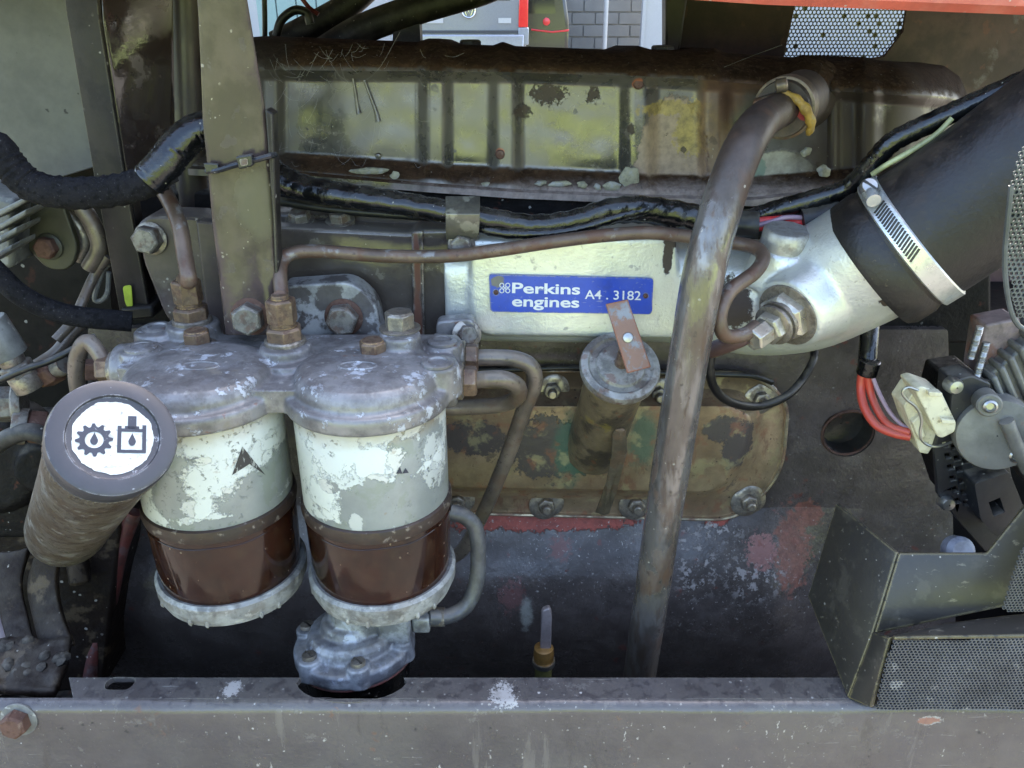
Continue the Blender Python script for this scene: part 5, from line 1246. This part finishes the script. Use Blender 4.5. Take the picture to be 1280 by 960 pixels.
wl1 = thing('sender_wire', 'thin black wire looping from the elbow fitting past the cover bolt', 'wire', P(940, 510, -0.05))
pipe('wire', [(890,440,-0.10),(887,460,-0.098),(893,485,-0.09),(912,502,-0.08),(945,508,-0.065),(980,497,-0.055),(1002,476,-0.04),(1016,452,-0.03),(1018,440,-0.02)], 0.0030, MT['cable'], wl1)
mk('crimp_boot', M().tube(spline([P(888,438,-0.105),P(905,432,-0.112),P(922,425,-0.118),P(932,420,-0.12)],4), 0.0052, 16), mat('boot_brown', (78,58,54), 0.45, layers=[grime(0.5,60)]), wl1)
pipe('black_cable', [(572,462,-0.006),(640,462,-0.006),(720,460,-0.004),(820,466,-0.004),(900,468,-0.006),(940,470,-0.006),(965,478,-0.003)], 0.0022, MT['cable'], label='thin black cable along the upper edge of the side cover', cat='cable')
# black hoses crossing above the valve cover
bh_ = 'black hoses behind the valve cover'
pipe('black_hose', [(345,55,0.20),(375,40,0.20),(430,10,0.20),(470,-25,0.20)], 0.011, MT['black_rubber'], seg=20, label='upper black hose rising behind the valve cover, nearer the turquoise door', cat='hose', group=bh_)
pipe('black_hose', [(400,68,0.17),(450,38,0.17),(520,12,0.17),(600,-12,0.17),(640,-30,0.17)], 0.012, MT['black_rubber'], seg=20, label='long black hose slanting up to the right behind the valve cover', cat='hose', group=bh_)
pipe('thin_cable', [(345,45,0.15),(352,25,0.15),(368,13,0.15),(383,16,0.15),(388,30,0.15)], 0.0035, MT['cable'], label='looped black cable in front of the pale turquoise door', cat='cable')
pipe('thin_cable', [(372,-10,0.16),(385,8,0.16),(398,18,0.16)], 0.0018, mat('dark_red_wire',(96,30,34),0.4,bump=None), label='thin dark red wire above the looped cable', cat='wire')
pipe('thin_post', [(330,-20,0.17),(331,20,0.17),(331,60,0.17)], 0.0022, MT['cable'], label='thin dark upright rod by the turquoise door', cat='rod')
mk('hose_bracket', M().slab(onY([(492,24),(524,22),(526,60),(490,60)],0.165),(0,0.02,0)), MT['black_rubber'], label='small black bracket under the slanting hose', cat='bracket')
# ------------------------------------------------------------------ bottom rail
railm = mat('rail_paint', (90,85,82), 0.2, 0.2, layers=[
    Ly(nz(20,0.45,0.62,2.0),(84,80,80),a=0.6,r=0.26), Ly(nz(9,0.48,0.62,5.0,stretch=(1,1,2)),(98,94,88),a=0.5,r=0.3),
    Ly(mul(up(0.6,0.9),nz(120,0.5,0.6,3)),(52,48,50),a=0.55,r=0.4),
    Ly(mul(up(0.5,0.9),nz(26,0.6,0.68,9)),(122,118,112),a=0.5,r=0.75),
    Ly(mx(blob(628,868,-0.197,12,10,2.4,420,ry_depth=0.008),blob(640,878,-0.205,7,6,2.0,380,ry_depth=0.006),blob(1165,905,-0.21,16,7,1.0,160),blob(290,862,-0.194,9,5,2.0,320,ry_depth=0.006)),(176,172,166),a=0.8,r=0.8),
    Ly(blob(1163,905,-0.21,13,6,1.0,180),(140,84,60),a=0.8,r=0.7),
    Ly(nz(7,0.5,0.66,3.0,6,0.6),(78,72,70),a=0.6,r=0.32),
    Ly(nz(34,0.57,0.66,8.0,8,0.7,stretch=(1,1,0.3)),(72,66,62),a=0.5,r=0.4),
    Ly(nz(48,0.61,0.65,5.0,9,0.72),(118,114,108),a=0.5,r=0.6),
    Ly(mul(nz(600,0.67,0.69,2,2,0.5,stretch=(0.05,1,1)),nz(18,0.54,0.6,4)),(150,146,140),a=0.4,r=0.6),
    Ly(mul(nz(420,0.66,0.675,7,4,0.6,stretch=(0.7,1,0.3)),nz(22,0.52,0.58,9)),(176,172,164),a=0.75,r=0.6),
    Ly(mul(nz(40,0.6,0.66,1.0,8,0.7),nz(220,0.5,0.6,3.0)),(112,78,58),a=0.5,r=0.75),
    Ly(mul(nz(10,0.55,0.6,4),nz(260,0.6,0.66,5,stretch=(0.08,1,1))),(160,158,150),a=0.5,r=0.6),
    spatter((186,182,174),230,0.14,0.2,0.75,1.0), spatter((160,155,146),430,0.2,0.18,0.6,5.0), Ly(mul(nz(60,0.6,0.68,6.0,6,0.6,stretch=(1,1,0.12)),nz(9,0.45,0.55,2)),(126,120,112),a=0.4,r=0.6), spatter((30,28,28),150,0.15,0.12,0.7,4.0),
    Ly(edges(0.002,0.02,0.2,140,0.45),(150,148,132),a=0.4)], var=0.14, bump=(300,0.22), bumps=((40,0.08),))
rl = thing('chassis_rail', 'scuffed grey folded steel rail along the bottom edge', 'rail', P(640, 960, -0.2))
zf = PZ(640, 884, 0).z
YF_, YB_ = -0.208, -0.180
zr = Z(884, YF_)

xa, xb = X(84,882,YF_), X(1400,884,YF_)
# top flange with a notch for the pump and a slot
def arc(cx_, cy_, rx, ry, a0, a1, n): return [(cx_+rx*math.cos(a0+(a1-a0)*i/n), cy_+ry*math.sin(a0+(a1-a0)*i/n)) for i in range(n+1)]
yb = V((0, 0, 0))
def fl(px, py): q = PZ(px, py, zr); return (q.x, q.y)
bl = fl(92, 838); 
YBK = fl(640, 847)[1]
pn = fl(440, 850)
out = [(xa, YF_+0.0068), (xb, YF_+0.0068), (xb, YBK), (fl(505,846)[0], YBK)] + [(pn[0] + 0.036*math.cos(t), YBK - 0.0205*math.sin(t)) for t in [math.pi*i/14 for i in range(1,14)]] + [(fl(376,846)[0], YBK), (bl[0], YBK)]
slot_c = fl(150, 854)
sl = [(slot_c[0] + (0.0045 if math.cos(t) > 0 else -0.0045) + 0.0045*math.cos(t), slot_c[1] + 0.0055*math.sin(t)) for t in [2*math.pi*i/20 + 0.01 for i in range(20)]]
mk('top_flange', M().slab([V((a,b,zr)) for a,b in out], (0,0,-0.004), [[V((a,b,zr)) for a,b in sl]]), railm, rl, bevel=0.0005)
# rounded corner and front face
prof = [(YF_+0.007, zr)] + [(YF_+0.007 - 0.007*math.sin(t*math.pi/16), zr - 0.007 + 0.007*math.cos(t*math.pi/16)) for t in range(1,9)] + [(YF_, zr-0.02),(YF_-0.001, zr-0.06),(YF_-0.001, zr-0.26),(YF_+0.004, zr-0.26),(YF_+0.004, zr-0.010)]
xe = X(-160,882,YF_)
def rp(i, j):
    x = xe + (xb-xe)*i/60; y, z = prof[j]
    return V((x, y + (0.0012*mnoise.noise(V((x*9, z*14, 2))) + 0.0005*mnoise.noise(V((x*40, z*40, 2)))), z + (0.0005*mnoise.noise(V((x*18, 0, 5))) if j < 9 else 0)))
mk('front_face', M().grid(rp, 61, len(prof)), railm, rl, sharp=50)
lp_ = [P(-80,880,YF_+0.0015),P(62,872,YF_+0.0015),P(82,888,YF_+0.0015),P(80,1010,YF_+0.0015),P(-80,1010,YF_+0.0015)]
bolt(rl, P(25,898,YF_+0.001), (0,-1,0.15), 17*S(25,898,YF_), 0.008, MT['rusty'], 23*S(25,898,YF_), MT['zinc_dull'], rot=0.4)
flk = mat('pale_fleck', (178,170,130), 0.7, bump=(200,0.3))
for (x, y, a, b) in ((18,930,5,7),(28,955,7,10),(660,818,0,0)):
    if a: 
        s_ = S(x,y,YF_); q = M().lathe([(1,0),(0.8,0.6),(0.05,1)], V((0,0,0)), (0,-1,0), 12, rfun=lambda t,h: 1+0.25*math.sin(3*t+x))
        q.v = [P(x,y,YF_+0.0014) + V((w.x*a*s_, w.y*0.0006, w.z*b*s_)) for w in q.v]
        mk('paint_fleck', q, flk, rl)
# drain tap
tp = thing('drain_tap', 'small drain tap with upright lever behind the rail', 'tap', P(679, 842, -0.095))
tb = P(679, 850, -0.095)
mk('tap_body', M().lathe([(0.0068,-0.01),(0.0068,0.018)], tb, (0,0,1), 20), mat('tap_green', (112,110,64), 0.4, 0.3, layers=[grime(0.5,90)]), tp)
mk('collar', M().lathe([(0.0088,0.017),(0.0092,0.018),(0.0088,0.021)], tb, (0,0,1), 24), MT['steel_clean'], tp)
mk('brass_nut', M().lathe([(0.0076,0.021),(0.0080,0.027),(0.0074,0.033),(0.006,0.034)], tb, (0,0,1), 24), mat('tap_brass', (168,128,70), 0.35, 0.6, layers=[grime(0.4,120)]), tp)
lv = rounded([(675,812),(677,764,4),(687,760,4),(690,768,4),(689,812)], 3)
mk('lever', M().slab(onY(lv, -0.097), (0,0.005,0)), mat('tap_lever', (150,138,134), 0.4, 0.3, layers=[grime(0.4,90,c=(96,80,74))]), tp, bevel=0.001)

# ------------------------------------------------------------------ guard box with perforated sheets
gbm = mat('guard_steel', (52,49,44), 0.36, 0.15, layers=[Ly(nz(24,0.45,0.6,2.0),(50,47,43),a=0.7,r=0.4), Ly(nz(55,0.54,0.64,5),(76,72,64),a=0.5), Ly(nz(220,0.63,0.69,3,stretch=(0.4,1,1)),(124,118,104),a=0.5), Ly(edges(0.002,0.008,0.1,140,0.38),(150,138,96),a=0.8,r=0.6), spatter(dens=0.12,s=420), Ly(blob(1083,862,-0.19,10,14,0.5,120),(150,96,44),a=0.8), Ly(blob(1245,755,-0.15,10,6,0.5,120),(140,92,50),a=0.8)], var=0.18, bump=(250,0.12))
gb = thing('guard_box', 'grey folded steel guard box with perforated panel at lower right', 'guard', P(1160, 880, -0.17))
A_ = (1047,630,-0.115); B_ = (1123,691,-0.172); C_ = (1093,790,-0.190); D_ = (1062,872,-0.2005); E_ = (1012,745,-0.135); D2 = (1090,884,-0.2085); C2 = (1114,797,-0.206)
sheet('left_wall', [A_, B_, C_, D_, E_], [(0,1,2,4),(2,3,4)], 0.003, gbm, gb, weld=True)
sheet('front_wall', [B_, (1233,691,-0.172), (1290,620,-0.172), (1380,500,-0.172), (1380,760,-0.186), (1262,752,-0.1865), (1250,757,-0.1865), C_], [(0,1,6,7),(1,2,5,6),(2,3,4,5)], 0.003, gbm, gb, weld=True)
sheet('corner_strip', [C_, C2, D2, D_], [(0,1,2,3)], 0.003, gbm, gb)
sheet('floor_lip', [C_, (1250,757,-0.1865), (1300,752,-0.186), (1330,740,-0.14), (1100,770,-0.15)], [(0,1,2,3,4)], 0.002, gbm, gb)
sheet('panel_lip', [C2, (1180,781,-0.192), (1255,771,-0.192), (1330,764,-0.192), (1330,795,-0.2095), (1118,798,-0.2095)], [(0,1,2,3,4,5)], 0.002, gbm, gb)
def perf(poly, Y, pitch, hole, thick, name, mt, parent, plane=None, rot=0.0):
    # hexagonal cells with round-ish holes, laid out in metres on the plane
    if plane is None: plane = (V((0,Y,0)), V((0,-1,0)))
    p3 = onPlane(poly, *plane); n_ = V(plane[1]).normalized(); o = p3[0]
    u_ = V((1,0,0)); u_ = (u_ - n_*u_.dot(n_)).normalized(); v_ = n_.cross(u_)
    f2 = [((q-o).dot(u_), (q-o).dot(v_)) for q in p3]
    xs_ = [q[0] for q in f2]; ys_ = [q[1] for q in f2]
    def inside(a, b):
        c = False; j = len(f2)-1
        for i in range(len(f2)):
            (xi, yi), (xj, yj) = f2[i], f2[j]
            if (yi > b) != (yj > b) and a < (xj-xi)*(b-yi)/(yj-yi)+xi: c = not c
            j = i
        return c
    m = M(); rr = pitch/math.sqrt(3); idx = {}
    def vid(a, b, h):
        key = (round(a/pitch*50), round(b/pitch*50), h)
        if key not in idx: idx[key] = len(m.v); m.v.append(o + u_*a + v_*b + n_*(-h*thick + 0.0009*mnoise.noise(V((a*40, b*40, 7.0)))))
        return idx[key]
    row = 0; b = min(ys_)
    while b < max(ys_):
        a = min(xs_) + (pitch/2 if row % 2 else 0)
        while a < max(xs_):
            if inside(a, b):
                clog = mnoise.noise(V((a*900, b*900, 3.0))) > 0.42
                oc = [(a+rr*math.sin(t*math.pi/3), b+rr*math.cos(t*math.pi/3)) for t in range(6)]
                hc_ = [(a+hole*math.sin(t*math.pi/3), b+hole*math.cos(t*math.pi/3)) for t in range(6)]
                for t in range(6):
                    w = (t+1) % 6
                    m.f.append((vid(*oc[t],0), vid(*oc[w],0), vid(*hc_[w],0), vid(*hc_[t],0)))
                    m.f.append((vid(*hc_[t],0), vid(*hc_[w],0), vid(*hc_[w],1), vid(*hc_[t],1)))
                if clog: m.f.append(tuple(vid(*q_,1) for q_ in hc_))
            a += pitch
        b += pitch*math.sqrt(3)/2; row += 1
    return mk(name, m, mt, parent)
perfm = mat('perforated_steel', (84,86,88), 0.4, 0.3, layers=[grime(0.6,30,c=(58,58,60)), Ly(nz(60,0.6,0.68,3),(150,148,144),a=0.6)], bump=None)
sp = S(1200,840,-0.188)
perf([(1118,800),(1330,798),(1330,885),(1096,885),(1104,840)], -0.2092, 4.6*sp, 1.8*sp, 0.0012, 'perforated_panel', perfm, gb)
plate('panel_backing', [(1112,800),(1330,798),(1330,892),(1090,884)], -0.2045, 0.002, MT['dark_grime'], gb, bevel=0)
perfl = mat('perforated_light', (72,75,75), 0.4, 0.3, layers=[grime(0.5,30,c=(90,92,92))], bump=None)
dg_ = thing('perforated_screen', 'light grey perforated screen strip at the right edge', 'screen', P(1272, 760, -0.20))
s2 = S(1270,300,-0.21)
perf([(1262,235),(1275,190),(1340,150),(1340,420),(1270,395),(1258,330)], -0.215, 6.5*s2, 2.5*s2, 0.0012, 'screen_sheet', perfl, dg_)
perf([(1272,700),(1300,640),(1340,600),(1340,775),(1254,762)], -0.205, 5.6*s2, 2.2*s2, 0.0012, 'screen_sheet', perfl, dg_)
mk('screen_edge', M().tube(spline([P(1264,232,-0.215),P(1256,330,-0.215),P(1268,400,-0.215),P(1300,420,-0.215)],5), 0.0012, 8), perfl, dg_)

# ------------------------------------------------------------------ alternator at the right edge
al = thing('alternator', 'alternator with grey finned housing and black vented cover at right edge', 'alternator', P(1240, 690, -0.09))
cast = mat('alternator_casting', (104,103,98), 0.5, 0.3, layers=[grime(0.5,40,c=(104,102,96)), Ly(nz(70,0.58,0.66,3),(120,92,72),a=0.35), spatter((80,74,66),300,0.2,0.15,0.6), dust(0.4)], bump=(350,0.3))
blkp = mat('black_plastic', (30,31,34), 0.42, layers=[dust(0.4), grime(0.4,60,c=(52,48,44)), spatter(dens=0.12,s=420)], bump=(400,0.15))
m = M()
m.slab([P(1236,470,-0.11),P(1290,425,-0.11),P(1370,380,-0.11),P(1370,700,-0.11),P(1284,600,-0.11),P(1262,520,-0.11)], (0,0.03,0))
for (x0,y0,x1,y1) in ((1240,474,1262,528),(1250,462,1275,520),(1262,450,1287,508),(1275,438,1300,494),(1290,424,1315,480)):
    m.slab([P(x0,y0,-0.1155),P(x0+7,y0-5,-0.1155),P(x1+7,y1-5,-0.1155),P(x1,y1,-0.1155)], (0,0.02,0))
mk('finned_housing', m, cast, al, bevel=0.002)
dc = P(1246, 544, -0.128); dr = 47*S(1246,544,-0.128)
dax = V((-0.25,-0.93,0.1)).normalized()
cover = mk('round_cover', M().lathe([(dr*1.02,-0.02),(dr*1.02,-0.002),(dr*0.98,0.0006),(dr*0.9,0.001),(0.0005,0.0014)], dc, dax, 48, caps=False, rfun=lambda t,h: 1.0), cast, al)
du, dw, _ = basis(dax)
for (x, y) in ((1236,506),(1268,568)):
    q = P(x, y, -0.130)
    mk('cover_lug', M().lathe([(0.0075,-0.012),(0.0075,0.001),(0.0065,0.002)], q, dax, 20), cast, al)
    mk('screw', M().lathe([(0.0042,0.002),(0.0042,0.004),(0.003,0.005),(0.0022,0.003)], q, dax, 14), MT['steel_clean'], al)
mk('rib', M().tube([P(1258,526,-0.132),P(1270,556,-0.134),P(1285,588,-0.134)], 0.0042, 12), cast, al)
cover_pl = [(1168,560),(1196,478),(1240,476),(1270,620),(1256,672),(1232,690),(1198,652),(1172,618)]
holes_ = []
for r_ in range(6):
    for c_ in range(5):
        x = 1182 + c_*11 + r_*3.0; y = 556 + r_*14 + c_*3
        if 1172 < x-4 and x+6 < 1232 and y+6 < 650 and y < 562 + (x-1172)*1.5+40: holes_.append([(x-4,y-2.5),(x+3,y-4),(x+4.5,y+2.5),(x-2.5,y+4)])
mk('vented_cover', M().slab(onY(cover_pl, -0.112), (0,0.004,0), [onY(h, -0.112) for h in holes_]), blkp, al, bevel=0.0006)
mk('cover_core', M().slab(onY([(1176,565),(1200,486),(1240,480),(1262,620),(1250,662),(1232,678),(1202,645)], -0.100), (0,0.05,0)), MT['dark_grime'], al, bevel=0.002)
mk('terminal_block', M().slab(onY(rounded([(1192,476),(1216,470),(1240,480),(1210,546),(1186,530)],4), -0.118), (0,0.02,0)), blkp, al, bevel=0.0015)
mk('plug_socket', M().slab(onY(rounded([(1218,605),(1262,590),(1282,640),(1246,672),(1226,650)],4), -0.128), (0,0.03,0), [onY([(1236,628),(1250,622),(1256,640),(1242,646)], -0.128)]), blkp, al, bevel=0.0015)
for (x, y) in ((1192,482),(1183,628)):
    mk('screw', M().lathe([(0.0052,-0.004),(0.0052,0.002),(0.004,0.004),(0.0005,0.0045)], P(x,y,-0.118 if y<500 else -0.113), (0,-1,0.1), 18, caps=False), MT['steel_clean'], al)
mk('clamp_bracket', M().slab(onY([(1232,406),(1275,398),(1290,440),(1250,476),(1222,468)], -0.100), (0,0.02,0)), mat('bracket_mauve', (120,104,100), 0.5, layers=[grime(0.6,40), Ly(nz(60,0.55,0.62,3),(112,70,54),a=0.6)], bump=(250,0.3)), al, bevel=0.0015)
for (x0,y0,x1,y1) in ((1225,408,1213,448),(1233,428,1221,470)):
    a = P(x0,y0,-0.112); b = P(x1,y1,-0.112)
    mk('threaded_rod', M().tube([a+(b-a)*i/60 for i in range(61)], 0.0022, 12, rf=lambda f,t: 1+0.14*math.sin(f*60*2.2)), MT['steel_clean'], al)
pale = mat('pale_blob', (150,152,160), 0.35, layers=[grime(0.3,60)], bump=(200,0.2))
mk('cable_gland', M().lathe([(0.010,-0.004),(0.010,0.004),(0.007,0.007)], P(1197,688,-0.12), (0,-0.9,0.5), 20), pale, al)

# plastic connector and its wires
cnm = mat('connector_nylon', (206,198,168), 0.42, layers=[grime(0.45,90,c=(150,138,108)), Ly(nz(220,0.62,0.68,3),(110,96,76),a=0.6)], var=0.08, bump=(300,0.1))
co = thing('wire_connector', 'cream nylon plug connector with wire clip by the alternator', 'connector', P(1160, 568, -0.11))
mk('plug_shell', M().slab(onY(rounded([(1142,490),(1152,484),(1184,556),(1180,558),(1165,560),(1160,568),(1150,566),(1130,508)],2), -0.108), (0,0.02,0)), cnm, co, bevel=0.0012)
mk('plug_face', M().slab(onY(rounded([(1143,486),(1153,483),(1178,492),(1196,530),(1194,540),(1178,548),(1172,546)],3), -0.121), (0,0.022,0)), cnm, co, bevel=0.0018)
for (x0,y0,x1,y1) in ((1161,490,1178,496),(1177,524,1194,530)):
    mk('latch_tab', M().slab(onY(rounded([(x0,y0),(x1,y0+1),(x1+1,y1),(x0+1,y1)],2), -0.125), (0,0.006,0)), cnm, co, bevel=0.0008)
mk('shell_rib', M().slab(onY([(1140,528),(1150,520),(1158,545),(1150,552)],-0.112),(0,0.01,0)), cnm, co, bevel=0.001)
pipe('spring_clip', [(1148,488,-0.122),(1135,484,-0.122),(1128,490,-0.122),(1133,499,-0.122),(1146,510,-0.122),(1152,525,-0.122),(1150,542,-0.122),(1154,552,-0.122),(1166,558,-0.122),(1180,556,-0.118),(1195,550,-0.115),(1206,545,-0.115)], 0.0009, MT['steel_clean'], co, seg=8)
orw = mat('orange_wire', (176,66,52), 0.38, layers=[dust(0.25)], var=0.08, bump=None)
wr = thing('alternator_wires', 'orange and mauve wires hanging from a black sleeve to the connector', 'wiring', P(1110, 550, -0.09))
pipe('wire', [(1078,462,-0.070),(1076,485,-0.072),(1080,508,-0.08),(1094,530,-0.09),(1115,541,-0.098),(1138,546,-0.103)], 0.0029, orw, wr)
pipe('wire', [(1084,462,-0.072),(1088,490,-0.074),(1098,515,-0.084),(1112,532,-0.094),(1138,541,-0.103)], 0.0026, orw, wr)
pipe('wire', [(1088,462,-0.074),(1096,485,-0.078),(1110,512,-0.088),(1126,530,-0.096),(1142,540,-0.103)], 0.0014, purw, wr)
pipe('black_sleeve', [(1088,405,-0.05),(1086,430,-0.06),(1083,468,-0.071)], 0.0062, MT['loom_tape'], wr, seg=18)
mk('tape_turn', M().lathe([(0.0068,0),(0.0070,0.001),(0.0068,0.010),(0.006,0.0105)], P(1083,467,-0.071), (0.05,-0.1,1), 20), MT['loom_tape'], wr)

# ------------------------------------------------------------------ top right: firewall sheets and grille
fwm = mat('firewall_maroon', (76,52,50), 0.5, layers=[grime(0.6,20,c=(40,28,26)), Ly(nz(16,0.53,0.58,3.0),(96,90,92),a=0.8,r=0.4,h=0.0003), Ly(nz(60,0.6,0.66,8),(110,64,50),a=0.5)], var=0.2, bump=(200,0.2))
fw = thing('firewall', 'dark maroon flaking sheet metal framing the grille at top right', 'panel', P(1050, 120, 0.2))
plate('left_sheet', [(838,-20),(1000,-20),(986,45),(980,72),(985,130),(835,130),(832,60)], 0.20, 0.003, mat('firewall_dark', (58,36,30), 0.55, layers=[grime(0.6,22,c=(36,22,20)), Ly(nz(60,0.6,0.68,8),(92,54,40),a=0.5)], bump=(200,0.2)), fw)
plate('right_sheet', [(1137,-20),(1420,-20),(1420,420),(1080,420),(1080,74),(1105,70),(1128,40)], 0.21, 0.003, fwm, fw)
plate('corner_brace', [(832,-20),(862,-20),(850,64),(832,66)], 0.16, 0.02, mat('brace_dark', (38,30,28), 0.5, bump=(200,0.2)), fw, bevel=0.002)
plate('upper_strip', [(960,-20),(1150,-20),(1150,4),(960,4)], 0.205, 0.003, fwm, fw)
grm = mat('grille_wire', (120,118,112), 0.5, 0.2, layers=[grime(0.5,40,c=(70,66,60))], bump=None)
gl = thing('grille', 'fine perforated metal grille lit from behind at the top right', 'grille', P(1060, 75, 0.215))
s3 = S(1060,40,0.215)
perf([(960,-5),(1142,-5),(1142,45),(1110,78),(975,90),(965,20)], 0.215, 5.0*s3, 2.1*s3, 0.0008, 'grille_sheet', grm, gl)
